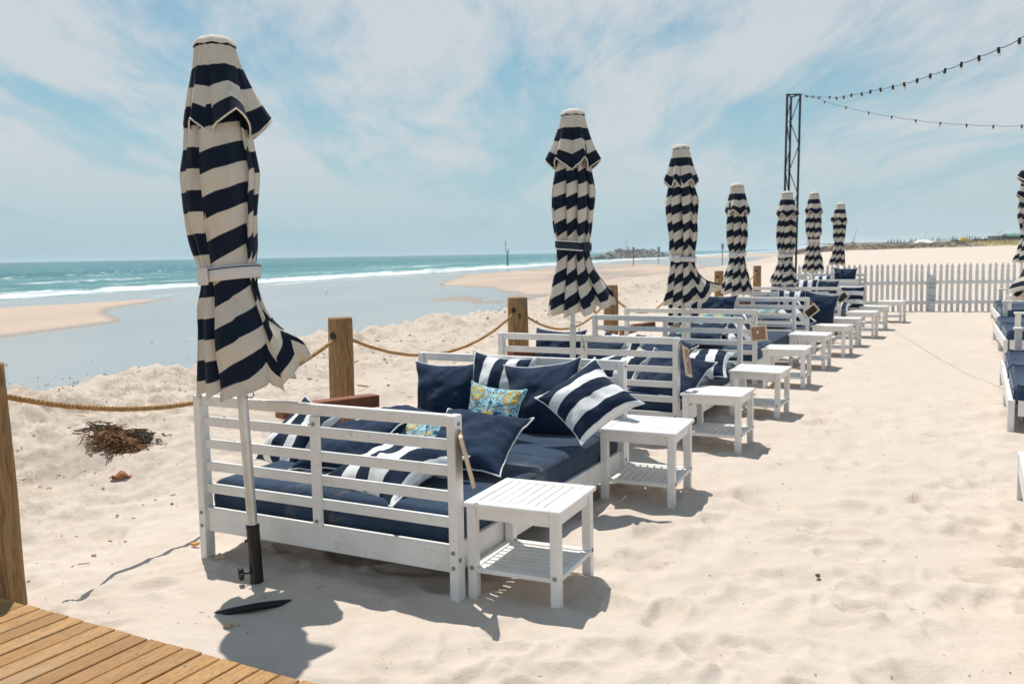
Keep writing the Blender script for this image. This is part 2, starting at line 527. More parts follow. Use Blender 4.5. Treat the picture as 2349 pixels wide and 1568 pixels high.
M = {
    'white': m_white_paint(),
    'navy': m_fabric('navy_cushion_fabric', (.009, .023, .056), (.014, .034, .072), .07, 700.0, .12),
    'mattress': m_fabric('navy_mattress_fabric', (.014, .034, .070), (.026, .054, .100), .14, 700.0, .55),
    'lounge_navy': m_fabric('faded_navy_fabric', (.030, .058, .110), (.040, .072, .130), .2),
    'stripe': m_pillow_stripe(),
    'canopy': m_canopy(),
    'print': m_tile_print(),
    'piping': m_plain('white_piping', (.74, .74, .73), .8),
    'cream': m_plain('cream_canvas', (.68, .62, .53), .85, bump=.2, bscale=200),
    'strap': m_plain('pale_strap', (.66, .63, .62), .8, bump=.05, bscale=200, var=.05),
    'navy_strap': m_plain('navy_strap', (.015, .024, .045), .8),
    'alu': m_plain('aluminium', (.62, .62, .61), .38, .75, bump=.08, bscale=30, var=.12),
    'black': m_plain('black_powder_coat', (.012, .012, .013), .42, 0, bump=.05),
    'dark_steel': m_plain('dark_steel', (.018, .021, .026), .5),
    'bolt': m_plain('zinc_bolt', (.28, .28, .27), .45, .7),
    'post': m_post_wood(),
    'deck': m_deck(),
    'sand': m_sand(),
    'sea': m_sea(),
    'rope': m_plain('manila_rope', (.42, .235, .095), .9, bump=.6, bscale=220, var=.35),
    'timber': m_plain('red_timber', (.25, .085, .040), .5, bump=.2, bscale=40, var=.25),
    'frame_wood': m_plain('raw_pine', (.68, .54, .42), .6, bump=.2, bscale=80),
    'slate': m_plain('chalkboard', (.022, .023, .026), .7, var=.3),
    'hardboard': m_plain('brown_hardboard', (.36, .20, .12), .8),
    'paper': m_plain('paper_label', (.75, .74, .70), .8),
    'twine': m_plain('jute_twine', (.45, .30, .16), .9, bump=.5, bscale=300),
    'weed': m_plain('dry_seaweed', (.22, .115, .05), .9, bump=.6, bscale=90, var=.5),
    'dark_weed': m_plain('dark_seaweed', (.085, .060, .036), .9, bump=.6, bscale=90, var=.5),
    'shell': m_plain('shell_bits', (.50, .38, .27), .8, var=.4),
    'pebble': m_plain('pebbles', (.34, .25, .17), .85, var=.5, bscale=8),
    'leaf': m_plain('dry_leaf', (.35, .13, .055), .7, bump=.5, bscale=120, var=.4),
    'rock_grey': m_rock('breakwater_rock', (.11, .105, .10), (.44, .42, .40)),
    'rock_brown': m_rock('rubble_rock', (.16, .13, .105), (.52, .41, .31)),
    'pine': m_plain('pine_foliage', (.045, .075, .06), .9, var=.4),
    'bush': m_plain('coastal_shrub', (.035, .05, .03), .9, var=.5, bscale=3),
    'bark': m_plain('bark', (.09, .07, .055), .9),
    'grass': m_plain('dune_grass', (.36, .30, .14), .9, var=.35, bscale=2),
    'yellow': m_plain('yellow_paint', (.78, .50, .06), .4),
    'glass': m_plain('dark_glass', (.02, .035, .045), .15, spec=.7),
    'tent': m_plain('white_canvas', (.80, .80, .80), .8),
    'grey_wall': m_plain('grey_wall', (.22, .25, .28), .8),
    'green_roof': m_plain('green_metal_roof', (.10, .24, .22), .6),
    'dark_wall': m_plain('dark_wall', (.09, .10, .10), .8),
    'picket': m_plain('picket_paint', (.70, .70, .69), .6, bump=.15, bscale=30, var=.08),
    'gull_white': m_plain('white_plumage', (.72, .72, .72), .8),
    'gull_grey': m_plain('grey_plumage', (.16, .17, .19), .8),
    'ink': m_plain('printed_ink', (.10, .10, .11), .8),
    'red_ink': m_plain('red_ink', (.38, .12, .12), .8),
    'notice': m_plain('notice_sheet', (.52, .58, .62), .6, var=.05),
    'bulb': m_glass_bulb(False),
    'bulb_lit': m_glass_bulb(True),
}
# ------------------------------------------------------------------ terrain
_tab = rng.random((257, 257)); _tab[-1] = _tab[0]; _tab[:, -1] = _tab[:, 0]


def vnoise(x, y):
    xi = np.floor(x); yi = np.floor(y); fx = x - xi; fy = y - yi
    fx = fx * fx * fx * (fx * (fx * 6 - 15) + 10); fy = fy * fy * fy * (fy * (fy * 6 - 15) + 10)
    a = xi.astype(int) % 256; b = yi.astype(int) % 256
    t = _tab
    return (t[a, b] * (1 - fx) + t[a + 1, b] * fx) * (1 - fy) + (t[a, b + 1] * (1 - fx) + t[a + 1, b + 1] * fx) * fy


def fbm(x, y, f, o=4, g=.5, seed=0.0):
    s = 0; a = 1.0; n = 0
    x = x * f + seed * 17.3; y = y * f + seed * 9.1
    for i in range(o):
        s = s + a * vnoise(x, y); n += a; a *= g
        x, y = x * 1.62 - y * 1.18 + 31.7, x * 1.18 + y * 1.62 + 11.3
    return s / n - .5


def sstep(x, a, b):
    t = np.clip((x - a) / (b - a), 0, 1)
    return t * t * (3 - 2 * t)


WL = -1.5


def es(x, y):
    return (x + 42) * .947 - (y - 73) * .32, (x + 42) * .32 + (y - 73) * .947


def base_height(x, y):
    e, s = es(x, y)
    d = np.hypot(x, y)
    near = sstep(d, 60, 15)
    dry = (.022 * fbm(x, y, .45, 3, .5, 1) + .028 * fbm(x, y, 1.7, 3, .5, 2) - .012) * near + .10 * fbm(x, y, .08, 3, .5, 3)
    dry = dry + .03 * sstep(y, 5.2, 6.6)
    # wind-blown bank on the sea side of the rope posts
    ridge = fbm(x, y, .9, 5, .55, 4)
    led = np.floor(ridge * 9 + 3 * fbm(x, y, 3.0, 3, .5, 5)) / 9
    lump = np.exp(-((e - 55.6 - 1.6 * fbm(x, y, .25, 2, .5, 6)) / 1.5) ** 2)
    bank = lump * (.16 + .34 * ridge + .20 * led) + .10 * np.exp(-((e - 57.6) / 1.6) ** 2) * (led * 1.6 + ridge)
    dip = -.16 * np.exp(-((e - 58.6) / .9) ** 2) * sstep(fbm(x, y, .3, 2, .5, 7), -.1, .15)
    dry = dry + (bank + dip) * sstep(d, 140, 60) * sstep(y, -1, 3.5)
    # land rising towards the far dunes
    far = np.clip((y - 30) / 190, 0, 3.0)
    dry = dry + far * sstep(e, 55, 72) * (.95 + .55 * np.clip((e - 71) / 39, 0, 3)) * np.where(far > 1, 1 / np.maximum(far, 1) ** .75, 1)
    # flats with bars and runnels
    lo = np.interp(s, [-60, -20, 3, 20], [8, 9, 14.5, 16]); hi = np.interp(s, [-60, -45, -20, -10, 3, 20], [38, 36, 31, 22, 15.5, 10])
    b1 = np.minimum(e - lo, hi - e)
    lo2 = np.interp(s, [5, 12, 30, 57, 80, 150, 300], [47, 40, 24, 15, 12, 12, 20]); hi2 = np.interp(s, [5, 12, 40, 100, 130, 160], [41, 46, 49.5, 50, 44, 18])
    b2 = np.minimum(e - lo2, hi2 - e)
    run = fbm(e * 1.0, s * .28, .16, 4, .5, 8)
    b3 = np.minimum(np.minimum(e - 2, 70 - e), np.minimum(s - 330, 620 - s))
    fl = WL - .085 + .10 * fbm(e, s * .4, .10, 3, .5, 9)
    fl = fl + .17 * sstep(b1 + 2.2 * run, -.6, 2.0) + .15 * sstep(b2 + 9 * run, -.8, 2.5) + .25 * sstep(b3, -2, 8)
    # drying patches at the foot of the bank
    fl = fl + .10 * sstep(run + .1 * sstep(e, 40, 51), .06, .2) * sstep(s, -45, -20) * sstep(e, 24, 36)
    fl = fl - np.clip(-e, 0, 400) * .03
    up = sstep(e + 1.3 * fbm(x, y, .18, 2, .5, 10), 52.2, 55.6) * .8 + .2 * sstep(e, 50.0, 54.0)
    return fl * (1 - up) + dry * up


def ground_z(x, y):
    return float(base_height(np.array([float(x)]), np.array([float(y)]))[0])


def fan(rads, angs):
    A, Rr = np.meshgrid(angs, rads)
    return Rr * np.sin(A), Rr * np.cos(A)


def link_grid(name, x, y, z, mat, closed, attrs=None):
    n, m = x.shape
    co = np.stack([x, y, z], -1).reshape(-1, 3).astype(np.float32)
    i = np.arange(n - 1)[:, None]; j = np.arange(m if closed else m - 1)[None, :]
    k = (j + 1) % m
    f = np.stack([i * m + j, i * m + k, (i + 1) * m + k, (i + 1) * m + j], -1).reshape(-1, 4)
    me = bpy.data.meshes.new(name)
    me.vertices.add(len(co)); me.vertices.foreach_set('co', co.ravel())
    me.loops.add(f.size); me.loops.foreach_set('vertex_index', f.ravel().astype(np.int32)[::-1].copy())
    me.polygons.add(len(f)); me.polygons.foreach_set('loop_start', np.arange(0, f.size, 4, dtype=np.int32))
    me.polygons.foreach_set('use_smooth', np.ones(len(f), bool))
    me.materials.append(mat); me.update(calc_edges=True); me.validate()
    o = bpy.data.objects.new(name, me); col.objects.link(o)
    return o


angs = np.concatenate([np.arange(-62, 62.01, .21), np.arange(65, 298, 3.0)]) * math.pi / 180
rads = np.concatenate([[.02, .3, .6, .9], 1.2 * 1.0058 ** np.arange(0, 690), 1.2 * 1.0058 ** 689 * 1.03 ** np.arange(1, 146)])
gx, gy = fan(rads, angs)
gz = base_height(gx, gy)
# footprints: soft dents with pushed-up rims
rr_ = np.hypot(gx, gy); nearmask = (rr_ < 26)
idx = np.where(nearmask)
px_, py_, pz_ = gx[idx], gy[idx], gz[idx]
e_, s_ = es(px_, py_)
order = np.argsort(py_); sy_ = py_[order]
frng = np.random.default_rng(3)
dz = np.zeros_like(px_)
for k in range(3400):
    Y = frng.uniform(1.5, 24) if k < 1300 else frng.uniform(1.8, 9)
    X = frng.uniform(-.75 * Y - 1.5, .62 * Y + 2)
    ef = (X + 42) * .947 - (Y - 73) * .32
    if ef < 57.5: continue
    a0, b0 = frng.uniform(.06, .14), frng.uniform(.04, .08)
    if frng.random() < .25: a0 *= 1.7; b0 *= 1.8
    th = frng.uniform(0, 3.14); dp = frng.uniform(.002, .0100) * (1.7 if k % 27 == 0 else 1) * (1.9 if frng.random() < .15 else 1)
    i0, i1 = np.searchsorted(sy_, (Y - .6, Y + .6))
    ii = order[i0:i1]
    if len(ii) == 0: continue
    dx, dy = px_[ii] - X, py_[ii] - Y
    u = (dx * math.cos(th) + dy * math.sin(th)) / a0; v = (-dx * math.sin(th) + dy * math.cos(th)) / b0
    q = u * u + v * v
    if k % 3 == 0:      # crisp print: steep wall, flat floor, crumbly rim pushed to one side
        wob = 1 + .22 * np.sin(3 * np.arctan2(v, u) + k) + .12 * np.sin(7 * np.arctan2(v, u) + 2 * k)
        qq = q * wob
        dz[ii] += 1.7 * dp * (-1 / (1 + qq ** 3) + .8 * np.exp(-((np.sqrt(qq) - 1.35) / .28) ** 2) * (.5 + .5 * np.tanh(u)))
    else:
        dz[ii] += dp * (-np.exp(-q * 1.1) + .75 * np.exp(-((np.sqrt(q) - 1.55) / .45) ** 2))
# wheel- or raked ripples across the bank and clods
crust = fbm(px_, py_, 7.0, 4, .6, 12); tl = fbm(px_, py_, 1.3, 3, .5, 13)
bankw = np.exp(-((e_ - 56.2) / 2.2) ** 2)
# sand raked level round the buried umbrella base
wb = np.exp(-(((px_ + 1.2) / .42) ** 2 + ((py_ - 3.96) / .42) ** 2) ** 2)
dz = dz * (1 - wb)
dz += bankw * (.060 * sstep(crust, .05, .13) * sstep(tl, -.04, .10) + .06 * crust)
dz += .012 * fbm(px_, py_, 5.5, 3, .55, 14) * sstep(e_, 57, 60)
zn = pz_ + dz
A_ = atz(92, 1394, .05); B_ = atz(644, 1545, .05)
ex = (B_ - A_); ex.z = 0; ex.normalize(); ey = Vector((-ex.y, ex.x, 0))
lv = (px_ - B_.x) * ey.x + (py_ - B_.y) * ey.y
zn = np.where(lv < .10, np.minimum(zn, -.03 + .05 * sstep(lv, -.02, .10)), zn)
gz[idx] = zn
sand = link_grid('sand_ground', gx, gy, gz, M['sand'], True)
tag(sand, kind='structure')

# ------------------------------------------------------------------ sea
angs2 = np.arange(-75, 62.01, .3) * math.pi / 180
rads2 = 14 * 1.0072 ** np.arange(0, 520)
rads2 = np.concatenate([rads2, rads2[-1] * 1.08 ** np.arange(1, 36)])
wx, wy = fan(rads2, angs2)
we, ws = es(wx, wy)
bend = 9 * fbm(we * .3, ws * .12, .1, 3, .5, 20)
ph = (we + bend) / 7.5
amp = .30 * sstep(we, -4, -16) * sstep(we, -420, -60) * (.25 + 1.4 * np.clip(fbm(we, ws * .25, .035, 3, .5, 21) + .25, 0, 1))
crest = np.clip(np.sin(ph * 2 * math.pi), 0, 1) ** 3
wz = WL + amp * crest + .10 * sstep(we, -6, -20) * sstep(np.hypot(wx, wy), 900, 200) * fbm(we, ws * .6, .35, 3, .55, 22)
sea = link_grid('sea_water', wx, wy, wz, M['sea'], False)
tag(sea, kind='structure')

# ------------------------------------------------------------------ sky, sun, camera
SUN_EL, SUN_AZ = R(66), Vector((-.40, .916, 0)).normalized()
world = bpy.data.worlds.new('World'); sc.world = world; world.use_nodes = True
wt = world.node_tree; wt.nodes.clear()


class WT(NT):
    def __init__(self, t): self.t = t


W = WT(wt)
SKY_TINT = (.74, 1.08, .98)
wout = W.n('ShaderNodeOutputWorld')
sky = W.n('ShaderNodeTexSky', {'sky_type': 'NISHITA', 'sun_disc': False})
sky.sun_elevation = SUN_EL
sky.sun_rotation = math.atan2(SUN_AZ.x, SUN_AZ.y)
sky.air_density = 1.0; sky.dust_density = .3; sky.ozone_density = 3.0
dirv = W.n('ShaderNodeTexCoord').outputs['Generated']
sp = W.n('ShaderNodeSeparateXYZ'); W.set(sp, 0, dirv)
dzz = W.math('MAXIMUM', sp.outputs[2], 0.0)
den = W.math('ADD', dzz, .16)
cxy = W.n('ShaderNodeCombineXYZ'); W.set(cxy, 0, W.math('DIVIDE', sp.outputs[0], den)); W.set(cxy, 1, W.math('DIVIDE', sp.outputs[1], den))
pv = cxy.outputs[0]
# large swirls bend the wisps
sw = W.n('ShaderNodeTexNoise', {'noise_dimensions': '3D'}); W.set(sw, 'Vector', W.scale(pv, (1, 1, 1), (4.20, 5.97, 1.00))); W.set(sw, 'Scale', .75); W.set(sw, 'Detail', 2.0)
swv = W.n('ShaderNodeVectorMath', {'operation': 'SUBTRACT'}); W.set(swv, 0, sw.outputs[1]); swv.inputs[1].default_value = (.5, .5, .5)
sws = W.n('ShaderNodeVectorMath', {'operation': 'SCALE'}); W.set(sws, 0, swv.outputs[0]); sws.inputs['Scale'].default_value = .75
pw = W.n('ShaderNodeVectorMath', {'operation': 'ADD'}); W.set(pw, 0, pv); W.set(pw, 1, sws.outputs[0])
wis = W.noise(W.scale(pw.outputs[0], (1.0, .26, 1), (11.62, 3.90, 0), (0, 0, R(48))), 1.9, 10, .66, .25)
soft = W.noise(W.scale(pw.outputs[0], (.8, .5, 1), (19.31, 18.48, 0)), 1.05, 4, .5, .2)
cov = W.math('ADD', W.math('MULTIPLY', wis, .78), W.math('MULTIPLY', soft, .42))
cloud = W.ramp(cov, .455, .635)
cloud = W.math('MULTIPLY', cloud, W.ramp(sp.outputs[2], .62, .36, .12, 1.0))  # clouds thinned out in the unseen upper sky, to deepen the shadows below
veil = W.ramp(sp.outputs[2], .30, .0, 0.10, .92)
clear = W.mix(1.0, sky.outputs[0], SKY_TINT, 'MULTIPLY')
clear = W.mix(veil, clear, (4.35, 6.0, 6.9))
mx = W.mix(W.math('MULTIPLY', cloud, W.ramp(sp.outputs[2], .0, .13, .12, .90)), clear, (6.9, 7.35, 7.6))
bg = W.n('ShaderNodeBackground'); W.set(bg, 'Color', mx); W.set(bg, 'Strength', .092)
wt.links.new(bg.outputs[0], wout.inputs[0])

sl = bpy.data.lights.new('sun', 'SUN'); sl.energy = 4.1; sl.angle = R(.55); sl.color = (1, .955, .89)
so = bpy.data.objects.new('sun', sl); col.objects.link(so)
sd = (SUN_AZ * math.cos(SUN_EL) + Vector((0, 0, math.sin(SUN_EL))))
so.rotation_euler = sd.to_track_quat('Z', 'Y').to_euler()

cd = bpy.data.cameras.new('camera'); co_ = bpy.data.objects.new('camera', cd); col.objects.link(co_)
cd.sensor_width = 36; cd.lens = F_PX / 2349 * 36; cd.clip_start = .05; cd.clip_end = 20000
co_.matrix_world = Matrix.Translation(CAM) @ Matrix((RIGHT, UP, -FWD)).transposed().to_4x4()
cd.dof.use_dof = True; cd.dof.focus_distance = 5.0; cd.dof.aperture_fstop = 4.0
sc.camera = co_
sc.view_settings.view_transform = 'Standard'; sc.view_settings.look = 'None'
sc.view_settings.exposure = 0.0; sc.view_settings.gamma = 1.0
sc.render.engine = 'CYCLES'
sc.cycles.use_denoising = True
sc.cycles.max_bounces = 8; sc.cycles.transparent_max_bounces = 12
# ------------------------------------------------------------------ boardwalk
A_ = atz(92, 1394, .05); B_ = atz(644, 1545, .05)
ex = (B_ - A_); ex.z = 0; ex.normalize(); ey = Vector((-ex.y, ex.x, 0))
dk = MB()
BW = .0985
for i in range(-22, 18):
    jit = rng.uniform(-.004, .004)
    dk.box((i * BW + BW / 2, -2.6 + jit, -.011 + rng.uniform(-.0015, .0015)), (BW - .0095, 5.2, .022), .003)
for yy in (-.12, -.75, -1.5, -2.3, -3.2, -4.1):
    dk.box((-.2, yy, -.065), (40 * BW, .045, .084))
for i in range(-22, 18):
    for dx in (.024, .072):
        for yy in (-.115, -.745, -1.495):
            x, y = i * BW + dx + rng.uniform(-.003, .003), yy + rng.uniform(-.006, .006)
            dk.tube([(x, y, -.001), (x, y, .0012)], .0042, 8, mat=1)
deck = dk.build('boardwalk', [M['deck'], M['bolt']])
deck.location = B_ + Vector((0, 0, .0)); deck.rotation_euler = (0, 0, math.atan2(ex.y, ex.x))
tag(deck, 'honey coloured timber boardwalk with its board ends meeting the sand', 'boardwalk')

# ------------------------------------------------------------------ daybeds
BW_, BL_ = 1.60, 2.20


def bolt(parent, c, axis):
    b = MB()
    c = Vector(c); a = Vector(axis)
    b.tube([c, c + a * .004], .010, 10)
    b.tube([c + a * .004, c + a * .0055], [.0055, .005], 6)
    return b.build('bolt', M['bolt'], parent)


def make_daybed():
    root = empty('daybed')
    for y0, s in ((0, 1), (BL_, -1)):                       # the two slatted ends
        yc = y0 + s * .0325
        for x, nm in ((-.0225, 1), (-BW_ + .0225, -1)):
            b = MB(); b.box((x, yc, .395), (.045, .065, .89), .003)
            p = b.build('post', M['white'], root)
            if s > 0:
                bolt(p, (x, -.0, .215), (0, -1, 0)); bolt(p, (x, -.0, .145), (0, -1, 0))
            if nm > 0:
                bolt(p, (.0, yc, .80), (1, 0, 0)); bolt(p, (.0, yc - s * .012, .18), (1, 0, 0))
        b = MB(); b.box((-BW_ / 2, yc, .813), (BW_ - .091, .036, .054), .003); b.build('top_rail', M['white'], root)
        b = MB()
        for z in (.345, .464, .583, .702):
            b.box((-BW_ / 2, yc + s * .004, z), (BW_ - .091, .027, .048), .0025)
        b.build('slats', M['white'], root)
        b = MB(); b.box((-BW_ / 2, yc - s * .0195, .51), (.052, .024, .548), .003)
        p = b.build('middle_post', M['white'], root)
        if s > 0:
            bolt(p, (-BW_ / 2, .0005, .745), (0, -1, 0)); bolt(p, (-BW_ / 2, .0005, .265), (0, -1, 0))
        b = MB(); b.box((-BW_ / 2, yc + s * .003, .177), (BW_ - .091, .026, .128), .003); b.build('end_panel', M['white'], root)
    for x in (-.034, -BW_ + .034):
        b = MB(); b.box((x, BL_ / 2, .177), (.026, BL_ - .131, .128), .003); b.build('side_rail', M['white'], root)
    b = MB()
    for k in range(9):
        b.box((-BW_ / 2, .18 + k * .23, .19), (BW_ - .1, .07, .018))
    b.build('base_slats', M['white'], root)
    # mattress: soft box with rounded edges and a gentle crown
    w, l, t, r = BW_ - .10, BL_ - .15, .185, .045
    N, K = 44, 60
    P = []
    us = np.linspace(-1, 1, N); vs = np.linspace(-1, 1, K)
    prof = []
    def pt(u, v, top):
        x = u * w / 2; y = v * l / 2
        z = .035 * 0
        ed = min(1 - abs(u), 1) * w / 2; fd = (1 - abs(v)) * l / 2
        dd = min(ed, fd)
        k = 0 if dd > r else (r - math.sqrt(max(0, r * r - (r - dd) ** 2)))
        zz = t - k + .010 * (1 - u * u) * (1 - v * v) + .007 * float(vnoise(np.array([x * 3.3 + 9]), np.array([y * 3.3 + 4]))[0] - .5)
        return (x - BW_ / 2, y + BL_ / 2, .20 + (zz if top else 0))
    def uu(N, hw):
        a = [0, .004, .012, .024, .04]
        mid = np.linspace(a[-1], 2 * hw - a[-1], N)
        full = np.concatenate([a[:-1], mid, [2 * hw - q for q in a[:-1]][::-1]])
        return full / hw - 1
    U, V = uu(30, w / 2), uu(40, l / 2)
    P = [[pt(u, v, True) for u in U] for v in V]
    b = MB(); b.grid(P)
    rim = [P[0][j] for j in range(len(U))] + [P[i][-1] for i in range(1, len(V))] + [P[-1][j] for j in range(len(U) - 2, -1, -1)] + [P[i][0] for i in range(len(V) - 2, 0, -1)]
    low = [(x, y, .20) for x, y, z in rim]
    mid = [(x + (.010 if x > -BW_ / 2 + w / 2 - .001 else (-.010 if x < -BW_ / 2 - w / 2 + .001 else 0)), y, .28 + .004 * math.sin(9 * (x + y))) for x, y, z in rim]
    b.grid([low, mid, rim], True)
    b.add(low, [list(range(len(low)))[::-1]])
    ma = b.build('mattress', M['mattress'], root)
    b = MB()
    for ins, zz in ((.030, .003),):
        pts = []
        for (x, y, z) in rim:
            cx, cy = x + BW_ / 2, y - BL_ / 2
            qx = max(-w / 2 + ins, min(w / 2 - ins, cx)); qy = max(-l / 2 + ins, min(l / 2 - ins, cy))
            q = pt(qx / (w / 2), qy / (l / 2), True)
            pts.append((q[0], q[1], q[2] + .0005))
        b.tube(pts, .0028, 5, closed=True)
    xs = [pt(u, .12, True) for u in np.linspace(-.96, .96, 30)]
    b.tube([(x, y, z + .0002) for x, y, z in xs], .0022, 5)
    b.build('seam', M['mattress'], ma)
    return root


bed_near = [(-.26, 3.895, 0.0), None, None, None, None, None]
for i, (px, py, Y) in enumerate([(0, 0, 0), (1543.5 + 12, 775, 6.95), (1736, 710, 10.1), (1856, 682, 12.85), (1929, 658.6, 15.7), (1968, 641, 18.6)]):
    if i:
        v = at(px, py, Y); bed_near[i] = (v.x, Y, v.z - .84)
bed_lab = ['nearest white slatted daybed, with a patterned lemon cushion among navy ones',
           'second white slatted daybed in the row, a brown sign back on its corner post',
           'third white slatted daybed, with a square brown sign hanging by twine',
           'fourth white slatted daybed, with an upright navy cushion by a tilted chalkboard',
           'fifth white slatted daybed, with a banded cushion standing beside a chalkboard',
           'farthest white slatted daybed, last in the row before the picket fence']
proto = make_daybed()
BEDS = []
tilt = [(0, 0), (0, .004), (-.004, .012), (0, -.01), (0, .004), (0, .03)]
for i, b in enumerate(bed_near):
    o = proto if i == 0 else copy_tree(proto)
    o.location = b; o.rotation_euler = (tilt[i][1], tilt[i][0], -YAW + (.0, .0, -.026, .018, -.015, .03)[i])
    tag(o, bed_lab[i], 'daybed', 'white daybeds set out in a row on the sand')
    BEDS.append(o)

# ------------------------------------------------------------------ side tables


def make_table():
    root = empty('side_table')
    S, H = .475, .440
    b = MB()
    for s in (-1, 1):
        b.box((s * (S / 2 - .0275), 0, H - .011), (.055, S, .022), .004)
        b.box((0, s * (S / 2 - .0275), H - .011), (S - .112, .055, .022), .004)
    n = 8; wsl = (S - .112) / n
    for k in range(n):
        b.box((-(S - .112) / 2 + wsl * (k + .5), 0, H - .0125), (wsl - .0042, S - .112, .018), .002)
    b.build('tabletop', M['white'], root)
    b = MB(); q = S / 2 - .035
    for s in (-1, 1):
        b.box((s * q, 0, H - .052), (.020, 2 * q - .045, .056), .002)
        b.box((0, s * q, H - .052), (2 * q - .045, .020, .056), .002)
    b.build('apron', M['white'], root)
    for sx in (-1, 1):
        for sy in (-1, 1):
            b = MB(); b.box((sx * q, sy * q, (H - .024) / 2 - .03), (.044, .044, H - .024 + .06), .003)
            lg = b.build('leg', M['white'], root)
            bolt(lg, (sx * q, sy * (q) - .022, .135), (0, -1, 0)) if sy < 0 else bolt(lg, (sx * q + .022, sy * q, .135), (1, 0, 0))
    b = MB(); z = .125; w2 = q - .0
    for s in (-1, 1):
        b.box((0, s * (q - .0), z), (2 * q - .045, .040, .022), .002)
        b.box((s * (q - .0), 0, z), (.040, 2 * q - .045, .022), .002)
    n = 8; span = 2 * q - .044; wsl = span / n
    for k in range(n):
        b.box((0, -span / 2 + wsl * (k + .5), z - .001), (2 * q - .045, wsl - .012, .016), .002)
    b.build('shelf', M['white'], root)
    return root


tab = make_table()
feet = [(1280, 1395), (1540, 1160), (1695, 1040), (1784, 964), (1843, 893), (1890, 847), (1935, 820), (1966, 796), (2003, 775), (2029, 757), (2066, 741)]
spin = [0, 90, 90, 0, 0, 0, 90, 0, 0, 90, 0]
yo = [-.05, -.06, .0, .02, .0, .03, .14, .0, .05, .0, .12]
tlab = ['closest small white slatted table, in front of the first daybed', 'small white table at the far corner of the first daybed',
        'small white table beside the near corner of the second daybed', 'small white table with open front slats at the far corner of the second daybed',
        'small white table beside the third daybed just below the square brown sign', 'small white table at the far corner of the third daybed',
        'skewed small white table below the first tilted chalkboard', 'small white table in front of the upright navy cushion',
        'small white table below the second tilted chalkboard', 'small white table at the far corner of the fifth daybed',
        'farthest small white table, skewed, standing before the picket fence']
for i, ft in enumerate(feet):
    z = .0 if i < 2 else .02
    p = atz(*ft, z)
    a = YAW + yo[i]
    c = p + Vector((-math.cos(a), math.sin(a), 0)) * .21 + Vector((math.sin(a), math.cos(a), 0)) * .21
    o = tab if i == 0 else copy_tree(tab)
    o.scale = (1.05,) * 3 if i == 1 else (1, 1, 1)
    o.location = (c.x, c.y, z); o.rotation_euler = (rng.uniform(-.012, .012), rng.uniform(-.012, .012), -a + R(spin[i]))
    tag(o, tlab[i], 'side table', 'small white side tables along the row of daybeds')

# ------------------------------------------------------------------ umbrellas


def interp_cols(ribs, nA=6, nB=3, fr=1.04):
    """columns round the folded canopy: (angle, is-rib weight, lobe position, rib index blend)"""
    cols = []
    K = len(ribs)
    for k in range(K):
        a, b = ribs[k], ribs[(k + 1) % K]
        while b <= a: b += 360
        v = a + fr * (b - a)
        for i in range(nA):
            t = i / nA
            cols.append((a + (v - a) * t, 1 - t, math.sin(math.pi * t), k + t * .8))
        for i in range(nB):
            t = i / nB
            cols.append((v + (b - v) * t, t, 0.0, k + .8 + t * .2))
    return cols


